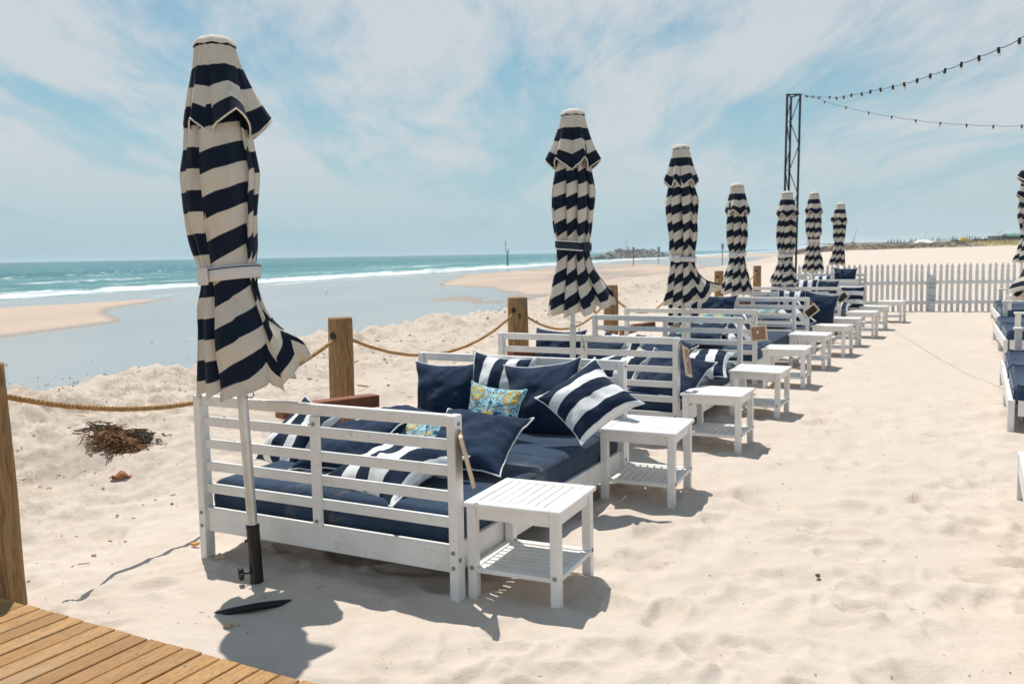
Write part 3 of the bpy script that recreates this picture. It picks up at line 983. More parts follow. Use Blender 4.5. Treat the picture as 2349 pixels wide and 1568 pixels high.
def make_umbrella(seed, H, ribs=None, flare=None, belt=1.08, hem=1.62, flapf=None, body=.155, twist=0.0, sway=(0, 0), strap='strap', full=True, off=0.0, prof_x=1.0, rho0=.64, zig=.030, lift=(.42, 2.2), zk=None, fribs=None):
    rr = random.Random(seed)
    root = empty('beach_umbrella')
    if ribs is None:
        a0 = rr.uniform(0, 45); ribs = sorted([(a0 + k * 45 + rr.uniform(-11, 11)) for k in range(8)])
    K = len(ribs)
    flare = flare or [rr.uniform(-.02, .10) for _ in range(K)]
    flapf = flapf or [rr.uniform(-.02, .045) for _ in range(K)]
    C = interp_cols(ribs)
    top = H - .03
    P0 = .20

    def lerpk(lst, kk):
        i = int(kk) % K; f = kk - int(kk)
        return lst[i] * (1 - f) + lst[(i + 1) % K] * f
    zs = np.array([0, .25, .42, .62, .85, belt - .06, belt + .06, belt + .28, hem])
    Rb = np.array([.08, .118, .148, body * 1.10, body * 1.02, body * .83, body * .83, body * 1.05, body * 1.25])
    # body of the canopy
    rows, sv, hm = [], [], []
    D = np.concatenate([np.linspace(.22, hem - .10, 76), np.linspace(hem - .094, hem, 12)])
    for d in D:
        row = []
        Rr = float(np.interp(d, zs, Rb)); k2 = sstep(np.array([d]), belt + .03, hem)[0]
        gather = math.exp(-((d - belt) / .10) ** 2)
        for (ang, w, bul, kk) in C:
            rho = rho0 + (.95 - rho0) * .6 * gather
            m = rho + (1 - rho) * (w ** .8) + .07 * bul * (1 - gather)
            fl = lerpk(flare, kk)
            nz = float(vnoise(np.array([kk * 1.7 + seed * 3.1]), np.array([d * 5.0]))[0]) - .5
            nz2 = float(vnoise(np.array([kk * 5.3 + seed * 7.7]), np.array([d * 3.0 + 40]))[0]) - .5
            r = Rr * m * (1 + .16 * nz * (1 - gather)) + .022 * nz2 * (1 - .8 * gather) + max(fl, -.03) * (k2 ** 1.25)
            a = R(ang + twist * math.sin(d * 2.2) * 20 + 9 * nz2)
            drop = d * (.985 + .030 * (w - .5)) - max(fl, 0) * (lift[0] + lift[1] * max(fl, 0)) * k2 ** 2 - off
            ox = sway[0] * math.sin(d * 2.1); oy = sway[1] * math.sin(d * 2.6)
            row.append((r * math.cos(a) * prof_x + ox, r * math.sin(a) + oy, top - drop))
            # valance curls in a little under the hem
            zz_ = zig * (zk[int(kk) % K] if zk else 1.0) * float(np.interp(d, [.2, .5, 2], [0, 1, 1.6]))
            sv.append((d - (hem - .165) - zz_ * (w - .5)) / P0)
            hm.append(1.0 if d > hem - .055 else 0.0)
        rows.append(row)
    b = MB(); b.grid(rows, True)
    can = b.build('canopy', M['canopy'], root, {'sv': sv, 'hem': hm})
    # hem piping
    if full:
        b = MB(); b.tube(rows[-1], .0035, 5, closed=True); b.build('hem_edge', M['cream'], can)
    # vent flap over the top
    rows, sv, hm = [], [], []
    L = .418
    fribs = fribs or sorted([(-97 + rr.uniform(-9, 9) + k * 60 + rr.uniform(-8, 8)) for k in range(6)])
    K = len(fribs)
    FC = interp_cols(fribs, 6, 6, .5 + rr.uniform(-.06, .06))
    for d in np.linspace(.0, L, 26):
        row = []
        t = d / L
        for (ang, w, bul, kk) in FC:
            fl = flapf[int(kk) % len(flapf)] * (1 - w)
            m = 1 + t * (.10 - .30 * w ** 1.3) + .05 * (1 - t) * math.cos(w * 9.4)
            Rr = .088 + (.168 - .088) * t ** 1.1
            nz2 = float(vnoise(np.array([kk * 3.3 + seed * 5.7]), np.array([d * 4.0 + 70]))[0]) - .5
            r = Rr * m + fl * t ** 1.5 + .012 * nz2 * t
            a = R(ang + 10 * nz2 * t)
            drop = d * (.97 + .20 * t * (w - .5)) - max(fl, 0) * .35 * t * t
            row.append((r * math.cos(a), r * math.sin(a), top - .012 - drop))
            sv.append((d - .115 + .05 * d * (w - .5)) / P0)
            hm.append(0.0)
        rows.append(row)
    b = MB(); b.grid(rows, True)
    flap = b.build('vent_flap', M['canopy'], root, {'sv': sv, 'hem': hm})
    b = MB(); b.tube(rows[-1], .0045 if full else .007, 5, closed=True); b.build('piping', M['cream'], flap)
    # cap
    b = MB(); n = 32; pr = []
    for r, z in ((.0, .030), (.04, .028), (.075, .016), (.096, -.004), (.098, -.022)):
        pr.append([((r * (1 + .012 * math.sin(5 * k / n * 6.283 + seed))) * math.cos(k / n * 6.283), r * math.sin(k / n * 6.283), top + z + ((.0035 * math.sin(8 * k / n * 6.283)) if r > .09 else 0)) for k in range(n)])
    b.grid(pr, True); b.build('cap', M['cream'], root)
    # strap tied round the middle
    bz = top - belt * .985 + off
    n = 40
    rb = body * .875
    def ring(z, r, ti=.0): return [((r * (1 + .03 * math.sin(3 * k / n * 6.283 + seed))) * math.cos(k / n * 6.283) * prof_x + sway[0] * math.sin(belt * 2.1), r * math.sin(k / n * 6.283) + sway[1] * math.sin(belt * 2.6), z + ti * math.cos(k / n * 6.283)) for k in range(n)]
    ti = rr.uniform(-.012, .012)
    for q, nm, mt, rad in ((.033, 'tie_strap', M[strap], rb),):
        b = MB(); b.grid([ring(bz - q, rad - .006, ti), ring(bz - q, rad, ti), ring(bz - q * .3, rad + .003, ti), ring(bz + q * .3, rad + .003, ti), ring(bz + q, rad, ti), ring(bz + q, rad - .006, ti)], True)
        ts = b.build(nm, mt, root)
        b = MB()
        if strap == 'strap':
            b.grid([ring(bz + q * .62, rad + .0035, ti), ring(bz + q * .78, rad + .0035, ti)], True); b.build('trim', M['navy_strap'], ts)
        else:
            b.tube(ring(bz + q, rad + .001, ti), .006, 5, closed=True); b.tube(ring(bz - q, rad + .001, ti), .006, 5, closed=True); b.build('trim', M['strap'], ts)
        b = MB(); fa = R(-125 if strap == 'strap' else -50)
        Mx = Matrix.Rotation(fa + R(90), 3, 'Z')
        b.box((sway[0] * math.sin(belt * 2.1) + (rad + .010) * math.cos(fa) * prof_x, sway[1] * math.sin(belt * 2.6) + (rad + .010) * math.sin(fa), bz + ti * math.cos(fa) - .004), (.075, .010, .080), .004, Mx)
        b.build('strap_end', M[strap], ts)
    # pole, ground sleeve, hook
    b = MB(); b.tube([(0, 0, .25), (0, 0, .93)], .0245, 16); b.tube([(0, 0, .93), (0, 0, top - .05)], .0195, 14)
    b.lathe([(.0258, .90), (.0258, .935), (.020, .945)], 16)
    b.build('pole', M['alu'], root)
    b = MB(); b.tube([(0, 0, -.12), (0, 0, .28)], .0315, 18); b.lathe([(.0325, .268), (.0325, .284), (.026, .286)], 18)
    b.tube([(-.03, -.008, .21), (-.042, -.011, .21)], .008, 8)
    sl_ = b.build('base_sleeve', M['black'], root)
    b = MB()
    b.tube([(-.03, -.012, .055), (-.052, -.022, .055)], .006, 8)
    kp = []
    c0 = Vector((-.066, -.028, .055)); ax = Vector((-.9, -.42, 0)).normalized(); sx = ax.cross(Vector((0, 0, 1))).normalized()
    for lay, rs in ((-.012, .75), (-.008, 1), (.008, 1), (.012, .75)):
        kp.append([tuple(c0 + ax * lay + (sx * math.cos(t) + Vector((0, 0, 1)) * math.sin(t)) * rs * (.027 + .006 * math.cos(6 * t))) for t in [k * 6.2832 / 48 for k in range(48)]])
    b.grid(kp, True); b.add(kp[0], [list(range(48))]); b.add(kp[-1], [list(range(48))])
    b.build('knob', M['black'], sl_)
    b = MB()
    b.tube([(.024, -.005, .905), (.05, -.02, .90), (.065, -.03, .915), (.06, -.035, .94)] if seed == 1 else [(.05, -.05, .93), (.045, -.05, .90), (.06, -.055, .885), (.085, -.06, .80), (.09, -.065, .74)], .0035, 6)
    b.build('hook', M['bolt'], root)
    return root


def place_umb(o, base, topdir, label):
    o.location = base
    d = (Vector(topdir) - Vector(base)).normalized()
    o.rotation_mode = 'QUATERNION'; o.rotation_quaternion = Vector((0, 0, 1)).rotation_difference(d)
    tag(o, label, 'umbrella', 'folded striped umbrellas')
    return o


UMB = [
    # px,py of pole base / top in the photo, distance, options, label
    ((590, 1335), (490, 84), 4.16, .16, dict(seed=1, ribs=[-106, -30, -12, 35, 85, 135, 185, 222], flare=[.0, .03, .145, .06, .02, .02, .01, .0], fribs=[-142, -93, -8, 46, 110, 165], zk=[1, .6, .6, 1, 1, .3, -.5, -.5],
        flapf=[.0, .065, .055, .01, .0, -.01], belt=1.10, hem=1.67, body=.161, twist=0.0, sway=(-.020, 0), strap='strap', rho0=.84, zig=.050, lift=(.75, 3.6)),
     'nearest and tallest striped umbrella, folded and leaning over the first daybed'),
    ((1311, None), (1314, 250), 7.2, .0, dict(seed=2, ribs=[-112, -76, -44, -8, 38, 92, 150, 208], flare=[.03, .05, .12, .15, .05, .02, .02, .02], belt=1.06, hem=1.62, body=.165, strap='navy_strap'),
     'folded striped umbrella behind the first daybed, tied with a navy strap'),
    ((1571, None), (1562, 331), 10.3, .0, dict(seed=3, ribs=[-100, -52, -12, 32, 80, 130, 178, 222], flare=[.0, .08, .22, .08, .02, .02, .03, .0], belt=1.28, hem=1.82, body=.17),
     'folded striped umbrella with its hem blown out sideways above the third daybed'),
    ((1692, None), (1691, 420), 13.2, .0, dict(seed=14, flare=[.03, .05, .09, .07, .02, .03, .03, .05], belt=1.02, hem=1.62, body=.145),
     'fourth folded striped umbrella along the row, a loose fold crossing its middle'),
    ((1798, None), (1806, 438), 16.0, .0, dict(seed=5, flare=[.05, .16, .12, .03, .06, .05, .03, .02], belt=1.12, hem=1.66, body=.155),
     'folded striped umbrella standing right in front of the black lattice mast'),
    ((1864, None), (1868, 440), 18.9, .0, dict(seed=6, flare=[.04] * 8, belt=1.0, hem=1.68, body=.15),
     'folded striped umbrella between the mast and the last daybed, evenly gathered'),
    ((1916, None), (1929, 465), 20.9, .0, dict(seed=7, flare=[.03, .12, .10, .03, .03, .02, .02, .02], belt=.84, hem=1.44, body=.125),
     'farthest folded striped umbrella, with a pale cap, against the picket fence'),
    ((2388, None), (2394, 318), 9.6, .0, dict(seed=8, flare=[.05, .03, .02, .04, .16, .20, .12, .05], flapf=[.03] * 4 + [.07] * 4, belt=1.15, hem=1.72, body=.16),
     'folded striped umbrella cut off by the right border, its hem swinging out'),
    ((2362, None), (2360, 395), 16.8, .0, dict(seed=9, flare=[.05] * 8, flapf=[.04] * 8, belt=1.1, hem=1.68, body=.17),
     'smaller folded striped umbrella peeking out behind the one at the right border'),
]
for (bp, tp, Y, dY, kw, lab) in UMB:
    if bp[1] is not None:
        base = atz(bp[0], bp[1], ground_z(-1.24, 4.16))
    else:
        q = at(bp[0], 700, Y); base = Vector((q.x, Y, ground_z(q.x, Y)))
    tpt = at(tp[0], tp[1], Y + dY)
    H = (tpt - base).length
    o = make_umbrella(H=H + .0, full=Y < 8, **kw)
    place_umb(o, base, tpt, lab)
    if kw['seed'] == 1:
        # rim of the buried base plate
        b = MB(); n = 48; rr1 = .245
        pl = []
        for r, z in ((.0, .012), (rr1 - .01, .012), (rr1, .006), (rr1, -.018), (.0, -.02)):
            pl.append([(r * math.cos(k / n * 6.283), r * math.sin(k / n * 6.283), z) for k in range(n)])
        b.grid(pl, True)
        bp_ = b.build('base_plate', M['black'], o)
        bp_.location = (.010, -.165, -.092)
        bp_.rotation_euler = (R(-25), 0, R(20))
# ------------------------------------------------------------------ cushions


def tri(t): return np.abs(((t + 1) % 2) - 1)


def tile_pattern(u, v):
    x = tri(u * 1.5); y = tri(v * 1.5)
    pat = np.zeros_like(x)
    def dist(cx, cy): return np.hypot(x - cx, y - cy)
    d = dist(.45, .62); a = np.arctan2(y - .62, x - .45)
    pat = np.where((np.abs(d - .10 - .018 * a) < .026) & (d < .19), 1, pat)
    d = dist(.66, .36); a = np.arctan2(y - .36, x - .66)
    pat = np.where((np.abs(d - .09 - .018 * a) < .026) & (d < .17), 1, pat)
    for cx, cy, rx, ry in ((.5, .06, .16, .06), (.06, .55, .055, .17), (.32, .32, .10, .035), (.72, .1, .08, .05), (.1, .82, .05, .09)):
        pat = np.where(((x - cx) / rx) ** 2 + ((y - cy) / ry) ** 2 < 1, 1, pat)
    for cx, cy, rr in ((.27, .10, .075), (.10, .27, .075), (.82, .30, .06), (.30, .86, .06)):
        d = dist(cx, cy); pat = np.where(np.abs(d - rr) < .026, 2, pat)
    q = dist(1, 1)
    pat = np.where((q > .34) & (q < .43), 2, pat); pat = np.where((q > .43) & (q < .455), 1, pat)
    xx, yy = np.abs(1 - x), np.abs(1 - y)
    pat = np.where(((xx - .14) / .085) ** 2 + ((yy - .13) / .11) ** 2 < 1, 3, pat)
    pat = np.where(((xx - .24) / .06) ** 2 + ((yy - .22) / .045) ** 2 < 1, 4, pat)
    pat = np.where((np.abs(x) < .05) & (y < .4), 1, pat); pat = np.where((np.abs(y) < .05) & (x < .34), 3, pat)
    pat = np.where(dist(0, 0) < .11, 1, pat); pat = np.where(dist(0, 0) < .05, 3, pat)
    return pat


def make_cushion_mesh(kind, size, thick, seed):
    n = 90 if kind == 'print' else 38
    t = np.linspace(-1, 1, n); t = np.sign(t) * (1 - (1 - np.abs(t)) ** 1.35)
    u, v = np.meshgrid(t, t)
    a = size / 2
    x = a * u * (1 - .095 * (1 - v ** 2) ** .8 * np.abs(u) ** 2 + .05 * (u * v) ** 4)
    y = a * v * (1 - .095 * (1 - u ** 2) ** .8 * np.abs(v) ** 2 + .05 * (u * v) ** 4)
    z = thick / 2 * ((1 - np.abs(u) ** 2.2) * (1 - np.abs(v) ** 2.2)) ** .52
    nz = fbm(x + seed * 3, y, 7.0, 3, .5, seed) * .026 * (1 - (u * v) ** 2)
    rad = fbm(np.arctan2(v, u) * 2.2 + seed, np.hypot(u, v), 2.5, 2, .5, seed + 3) * .03 * np.clip(np.hypot(u, v) - .55, 0, 1)
    edge = fbm(x * 1.0, y, 3.0, 2, .5, seed + 5) * .045 + .02 * np.sin(u * 2 + seed) * np.cos(v * 2.2 + seed)
    sag = -.025 * (v < 0) * v ** 2 * np.cos(u * 1.4)
    zt = z * (1 + 1.2 * nz / .05) + (nz + rad) * .9 + edge + sag
    zb = -z + edge + sag
    b = MB()
    top = np.stack([x, y, zt], -1); bot = np.stack([x, y, zb], -1)
    bd = np.ones_like(u, bool); bd[1:-1, 1:-1] = False
    bot[bd] = top[bd]
    b.grid([[tuple(p) for p in r] for r in top])
    b.grid([[tuple(p) for p in r] for r in bot[::-1]])
    uu_ = np.concatenate([u.ravel(), u[::-1].ravel()]); vv_ = np.concatenate([v.ravel(), v[::-1].ravel()])
    attrs = {}
    if kind == 'stripe': attrs['sv'] = (uu_ * a + .045) / .170
    if kind == 'print': attrs['pat'] = tile_pattern(uu_, vv_)
    rim = [tuple(top[0, j]) for j in range(n)] + [tuple(top[i, -1]) for i in range(1, n)] + [tuple(top[-1, j]) for j in range(n - 2, -1, -1)] + [tuple(top[i, 0]) for i in range(n - 2, 0, -1)]
    rim = rim[::3] if kind == 'print' else rim
    p = MB(); p.tube(rim, .0052, 6, closed=True)
    return b, attrs, p


PROTO = {}


def cushion(kind, bed, px, py, Y, size, tilt, roll, label, yawoff=0, thick=None, var=0):
    key = (kind, var)
    base = {'navy': .50, 'stripe': .47, 'print': .36}[kind]
    nm = {'navy': 'navy_cushion', 'stripe': 'striped_cushion', 'print': 'printed_cushion'}[kind]
    if key not in PROTO:
        b, at_, p = make_cushion_mesh(kind, base, thick or {'navy': .21, 'stripe': .20, 'print': .15}[kind], 3 + var * 5 + len(kind))
        o = b.build(nm, M[kind], None, at_)
        p.build('piping', M['print'] if kind == 'print' else M['piping'], o)
        PROTO[key] = o
    else:
        o = copy_tree(PROTO[key])
    t, r = R(tilt), R(roll)
    rx = Vector((1, 0, 0)); uy = Vector((0, math.sin(t), math.cos(t))); n = rx.cross(uy)
    r2 = rx * math.cos(r) + uy * math.sin(r); u2 = n.cross(r2)
    Rz = Matrix.Rotation(-YAW + R(yawoff), 3, 'Z')
    Mx = Rz @ Matrix((r2, u2, n)).transposed()
    o.matrix_world = Matrix.Translation(at(px, py, Y)) @ Mx.to_4x4() @ Matrix.Scale(size / base, 4)
    tag(o, label, 'cushion', 'cushions lying on the daybeds')
    return o


CU = [
    ('navy', 0, 1022, 908, 6.28, .48, 18, 2, 'plain navy cushion at the far left corner of the nearest daybed', 6),
    ('stripe', 0, 1147, 892, 6.12, .47, 16, -3, 'striped cushion half hidden behind the patterned cushion of the nearest daybed', 0),
    ('print', 0, 1128, 953, 5.55, .38, 24, -6, 'blue and yellow lemon print cushion standing in the middle of the nearest daybed', 4),
    ('navy', 0, 1247, 922, 5.80, .53, 18, 9, 'big upright navy cushion between the lemon print cushion and a tilted striped one', 0),
    ('stripe', 0, 1350, 918, 5.32, .45, 50, -46, 'striped cushion balanced on its corner beside the far table of the nearest daybed', 14),
    ('navy', 0, 1085, 1014, 4.78, .50, 66, -3, 'white piped navy cushion slumped at the sunny edge of the nearest daybed', 8),
    ('navy', 0, 905, 985, 5.25, .50, 74, 8, 'navy cushion lying flat on the sea side of the nearest daybed', -10),
    ('print', 0, 985, 1012, 4.98, .34, 48, 10, 'lemon print cushion wedged under navy cushions, only its edge showing', 10),
    ('stripe', 0, 905, 1068, 4.50, .52, 74, -8, 'puffy striped cushion lying behind the slats of the nearest daybed', -6),
    ('stripe', 0, 688, 1000, 5.22, .47, 42, -8, 'striped cushion propped at the sea side end of the nearest daybed', -14),
    ('navy', 0, 800, 1022, 4.95, .48, 68, 12, 'navy cushion between the two striped ones behind the nearest slats', -4),
    ('navy', 1, 1277, 812, 8.35, .50, 30, 0, 'long looking navy cushion with white piping on the sea side of the second daybed', 0),
    ('navy', 1, 1366, 816, 8.35, .46, 60, 0, 'navy cushion beside a striped one in the middle of the second daybed', 0),
    ('stripe', 1, 1424, 806, 8.50, .46, 50, 0, 'striped cushion at the back of the second daybed', 0),
    ('navy', 1, 1517, 808, 8.45, .54, 82, 0, 'flat navy cushion with a level white seam on the second daybed', 0),
    ('stripe', 1, 1424, 840, 7.75, .50, 70, -10, 'striped cushion lying behind the near rails of the second daybed', 0),
    ('print', 1, 1474, 829, 7.95, .32, 60, -20, 'tiny visible lemon print cushion on the second daybed', 0),
    ('navy', 1, 1540, 862, 7.28, .54, 60, -16, 'navy cushion with a pointed piped corner at the near edge of the second daybed', 8),
    ('stripe', 1, 1612, 833, 8.2, .48, 72, 0, 'plump striped cushion at the far right of the second daybed', 6),
    ('stripe', 2, 1569, 708, 11.95, .47, 6, 0, 'striped cushion upright against the far left corner of the third daybed', 0),
    ('navy', 2, 1645, 714, 11.85, .48, 34, 2, 'navy cushion next to the upright striped one on the third daybed', 0),
    ('print', 2, 1635, 729, 11.35, .42, 80, 0, 'lemon print cushion lying flat at the back of the third daybed', 0),
    ('print', 2, 1609, 751, 10.9, .46, 80, 0, 'lemon print cushion lying flat at the front of the third daybed', 0),
    ('navy', 2, 1612, 766, 10.65, .50, 70, 4, 'navy cushion below the lemon print ones on the third daybed', 0),
    ('stripe', 2, 1688, 768, 10.75, .48, 46, 38, 'striped cushion turned on its corner on the third daybed', 0),
    ('navy', 3, 1750, 700, 14.3, .50, 60, 0, 'navy cushion at the sea side of the fourth daybed', 0),
    ('stripe', 3, 1817, 698, 14.45, .47, 12, 0, 'striped cushion upright on the fourth daybed', 0),
    ('print', 3, 1757, 719, 13.85, .44, 72, 0, 'lemon print cushion on the fourth daybed', 0),
    ('navy', 3, 1767, 737, 13.35, .50, 80, 0, 'navy cushion lying flat at the front of the fourth daybed', 0),
    ('stripe', 3, 1818, 728, 13.5, .47, 40, 38, 'striped cushion turned on its corner on the fourth daybed', 0),
    ('navy', 3, 1880, 708, 13.95, .50, 14, -8, 'upright navy cushion just behind the first tilted chalkboard', 4),
    ('stripe', 4, 1848, 667, 17.1, .46, 20, 0, 'striped cushion half hidden by rails of the fifth daybed', 0),
    ('navy', 4, 1892, 667, 17.1, .48, 40, 0, 'navy cushion half hidden by rails of the fifth daybed', 0),
    ('stripe', 4, 1953, 683, 16.9, .46, 12, 90, 'striped cushion with level bands standing at the right of the fifth daybed', 4),
    ('stripe', 4, 1918, 704, 16.3, .44, 80, 0, 'striped cushion lying flat behind the second tilted chalkboard', 0),
    ('navy', 4, 1795, 667, 17.0, .48, 50, 0, 'navy cushion at the sea side of the fifth daybed', 0),
    ('navy', 5, 1938, 637, 20.2, .50, 30, 0, 'navy cushion leaning on the rail of the farthest daybed', 0),
    ('stripe', 5, 1882, 651, 20.0, .46, 40, 0, 'striped cushion on the farthest daybed', 0),
]
for i, c in enumerate(CU):
    cushion(*c[:8], c[8], c[9], None, i % 3 if c[0] != 'print' else 0)

# ------------------------------------------------------------------ chalkboard signs on twine


def sign(center, right, up, front, label, hang, w=.165, h=.23):
    right = Vector(right).normalized(); up = Vector(up); up = (up - right * up.dot(right)).normalized(); nrm = right.cross(up)
    root = empty('chalkboard_sign')
    root.matrix_world = Matrix.Translation(center) @ Matrix((right, up, nrm)).transposed().to_4x4()
    b = MB(); f = .020
    for s in (-1, 1):
        b.box((s * (w / 2 - f / 2), 0, 0), (f, h, .016), .002); b.box((0, s * (h / 2 - f / 2), 0), (w - 2 * f, f, .0155), .002)
    b.build('frame', M['frame_wood'], root)
    b = MB(); b.box((0, 0, .001), (w - 2 * f, h - 2 * f, .006)); b.build('board', M['slate'], root)
    b = MB(); b.box((0, 0, -.0062), (w - 2 * f + .008, h - 2 * f + .008, .004)); bk = b.build('backing', M['hardboard'], root)
    b = MB(); b.box((.012, .012, -.0088), (.022, .030, .001)); b.build('paper_label', M['paper'], bk)
    mi = root.matrix_world.inverted()
    hp = mi @ Vector(hang)
    b = MB()
    for s in (-1, 1):
        q = Vector((s * (w / 2 - .012), h / 2 - .006, -.009))
        b.tube([q, q.lerp(hp, .5) + Vector((0, -.008, -.003)), hp], .0035, 5)
    b.build('twine', M['twine'], root)
    tag(root, label, 'sign', 'chalkboard signs hung on the daybed posts')
    return root


def hangpt(i, dz=.80): return BEDS[i].matrix_world @ Vector((.004, .03, dz))


bpy.context.view_layer.update()
Z = Vector((0, 0, 1))
h0 = hangpt(0, .775)
sign(h0 + ACR * .045 + Vector((0, 0, -.125)) - ROW * .015, Vector((.085, -1, 0)), Z - Vector((1, 0, 0)) * .24, True, 'chalkboard sign seen edge on, hung from the corner post of the nearest daybed', h0)
h1 = hangpt(1)
sign(h1 + ACR * .055 + Vector((0, 0, -.15)) + ROW * .02, Vector((-.42, -.90, .22)), Z - ACR * .2 + ROW * .2, False, 'brown backed sign at a slant on the corner post of the second daybed', h1)
h2 = hangpt(2)
sign(at(1741, 764, 9.98), -ACR + Z * -.14 + ROW * .15, Z, False, 'brown backed square sign hanging by twine from the third daybed', h2, .19, .175)
h3 = hangpt(3)
sign(at(1861, 713, 12.78), ACR * .62 - Z * .75, Z * .62 + ACR * .75, True, 'tilted dark chalkboard hung on the fourth daybed', h3, .135, .205)
h4 = hangpt(4)
sign(at(1932, 682, 15.62), ACR * .62 - Z * .75, Z * .62 + ACR * .75, True, 'tilted dark chalkboard hung on the fifth daybed', h4, .14, .205)
h5 = hangpt(5)
sign(at(1978, 671, 18.5), -ACR * .5 - ROW * .8, Z, False, 'small brown backed sign hung on the farthest daybed', h5, .16, .21)

# ------------------------------------------------------------------ rope posts and ropes
PST = [((25, 835), 4.1, .098), ((780, 730), 6.83, .093), ((1187, 683), 9.5, .107), ((1402, 655), 12.5, .10), ((1549, 640), 16.0, .10), ((1650, 622), 20.0, .10), ((1737, 610), 23.0, .10)]
plab = ['weathered timber post at the left border, beside the boardwalk', 'timber rope post standing behind the nearest daybed', 'timber rope post left of the second umbrella, behind the second daybed',
        'timber rope post partly behind the hem of the second umbrella', 'timber rope post almost hidden behind the third umbrella', 'timber rope post left of the fourth umbrella', 'timber rope post between the fourth and fifth umbrellas']
tops = []
for i, (pp, Y, r) in enumerate(PST):
    q = at(*pp, Y)
    if i == 0: q = at(-36, 838, Y + .02)
    tops.append((q, r))
dirs = []
for i in range(7):
    a = tops[max(i - 1, 0)][0]; b_ = tops[min(i + 1, 6)][0]
    d = b_ - a; d.z = 0; dirs.append(d.normalized())
hz = []
for i, (q, r) in enumerate(tops):
    g = ground_z(q.x, q.y)
    b = MB(); n = 28; H = q.z - g
    pr = []
    for t in np.linspace(-.25 / H, 1, 16):
        rad = r * (1.05 - .06 * t)
        pr.append([((rad + .004 * math.sin(3 * a + t * 2 + i) + .003 * math.sin(7 * a + t * 9)) * math.cos(a), (rad + .004 * math.sin(3 * a + t * 2 + i)) * math.sin(a), t * H) for a in [k * 6.2832 / n for k in range(n)]])
    pr.append([(x * .93, y * .93, z + .007) for x, y, z in pr[-1]])
    pr.append([(x * .02, y * .02, z + .004) for x, y, z in pr[-1]])
    b.grid(pr, True)
    o = b.build('rope_post', M['post'])
    o.location = (q.x, q.y, g); o.rotation_euler = (R(.4 * math.sin(i * 3)), R(-.8 if i == 0 else .5 * math.cos(i * 2)), i * 1.1)
    tag(o, plab[i], 'post', 'timber posts carrying the rope')
    zz = H - .125
    hz.append(Vector((q.x, q.y, g + zz)))
    b = MB(); d = Vector((dirs[i].x, dirs[i].y, 0)); loc = o.rotation_euler.to_matrix().inverted() @ d
    b.tube([Vector((0, 0, zz)) - loc * (r + .004), Vector((0, 0, zz)) + loc * (r + .004)], .026, 14)
    b.build('rope_hole', M['black'], o)
rlab = ['rope sagging from the left border post towards the second post', 'rope hanging behind the nearest daybed, second to third post', 'rope hanging behind the second umbrella',
        'rope sagging in front of the tidal flat left of the third umbrella', 'rope rising to the post beside the fourth umbrella', 'rope between the two farthest posts']
sags = [.27, .30, .33, .36, .36, .3]
for i in range(6):
    a, b_ = hz[i], hz[i + 1]
    near = i < 3
    n = 150 if i == 0 else (110 if near else 36)
    path = []
    for k in range(n + 1):
        t = k / n
        p = a.lerp(b_, t); p.z -= sags[i] * 4 * t * (1 - t)
        path.append(p)
    b = MB(); rr_r = .0150
    if near:
        Ln = (b_ - a).length
        for s in range(3):
            pts = []
            for k, p in enumerate(path):
                t = path[min(k + 1, n)] - path[max(k - 1, 0)]; t.normalize()
                sx = t.cross(Z).normalized(); sz = sx.cross(t)
                ph_ = 2 * math.pi * (k / n * Ln / .075 + s / 3)
                pts.append(p + (sx * math.cos(ph_) + sz * math.sin(ph_)) * rr_r * .52)
            b.tube(pts, rr_r * .62, 6)
    else:
        b.tube(path, rr_r, 6)
    o = b.build('rope', M['rope'])
    tag(o, rlab[i], 'rope', 'thick ropes strung between timber posts')

# ------------------------------------------------------------------ reddish boards behind the daybeds
def board(p, q, w, t, label, leg=None):
    p, q = Vector(p), Vector(q)
    root = empty('timber_board', p)
    b = MB(); b.bar((0, 0, 0), q - p, t, w, .004); b.build('plank', M['timber'], root)
    if leg is not None:
        b = MB(); b.bar(Vector(leg[0]) - p, Vector(leg[1]) - p, t, w * .8, .004); b.build('support', M['timber'], root)
    tag(root, label, 'board', 'reddish timber boards on the sea side of the daybeds')


a1 = at(640, 945, 5.75); a2 = at(861, 917, 6.25)
board(a1, a2, .085, .11, 'reddish brown timber board with a cut end behind the nearest daybed', (a1.lerp(a2, .55) + Vector((0, 0, -.045)), at(752, 1012, 5.9)))
a1 = at(1170, 813, 8.3); a2 = at(1262, 806, 8.6)
board(a1, a2, .10, .11, 'orange brown timber board low behind the second daybed', (a1.lerp(a2, .6) + Vector((0, 0, -.05)), a1.lerp(a2, .6) + Vector((0, .1, -.40))))
a1 = at(1424, 760, 11.4); a2 = at(1462, 750, 11.5)
board(a1, a2, .10, .10, 'reddish timber board corner with a bolt behind the third daybed', (a2, at(1496, 744, 11.9)))
a1 = at(1698, 692, 14.2); a2 = at(1722, 690, 14.4)
board(a1, a2, .12, .10, 'small reddish timber board behind the fourth daybed', (a1.lerp(a2, .5), a1.lerp(a2, .5) + Vector((0, 0, -.4))))
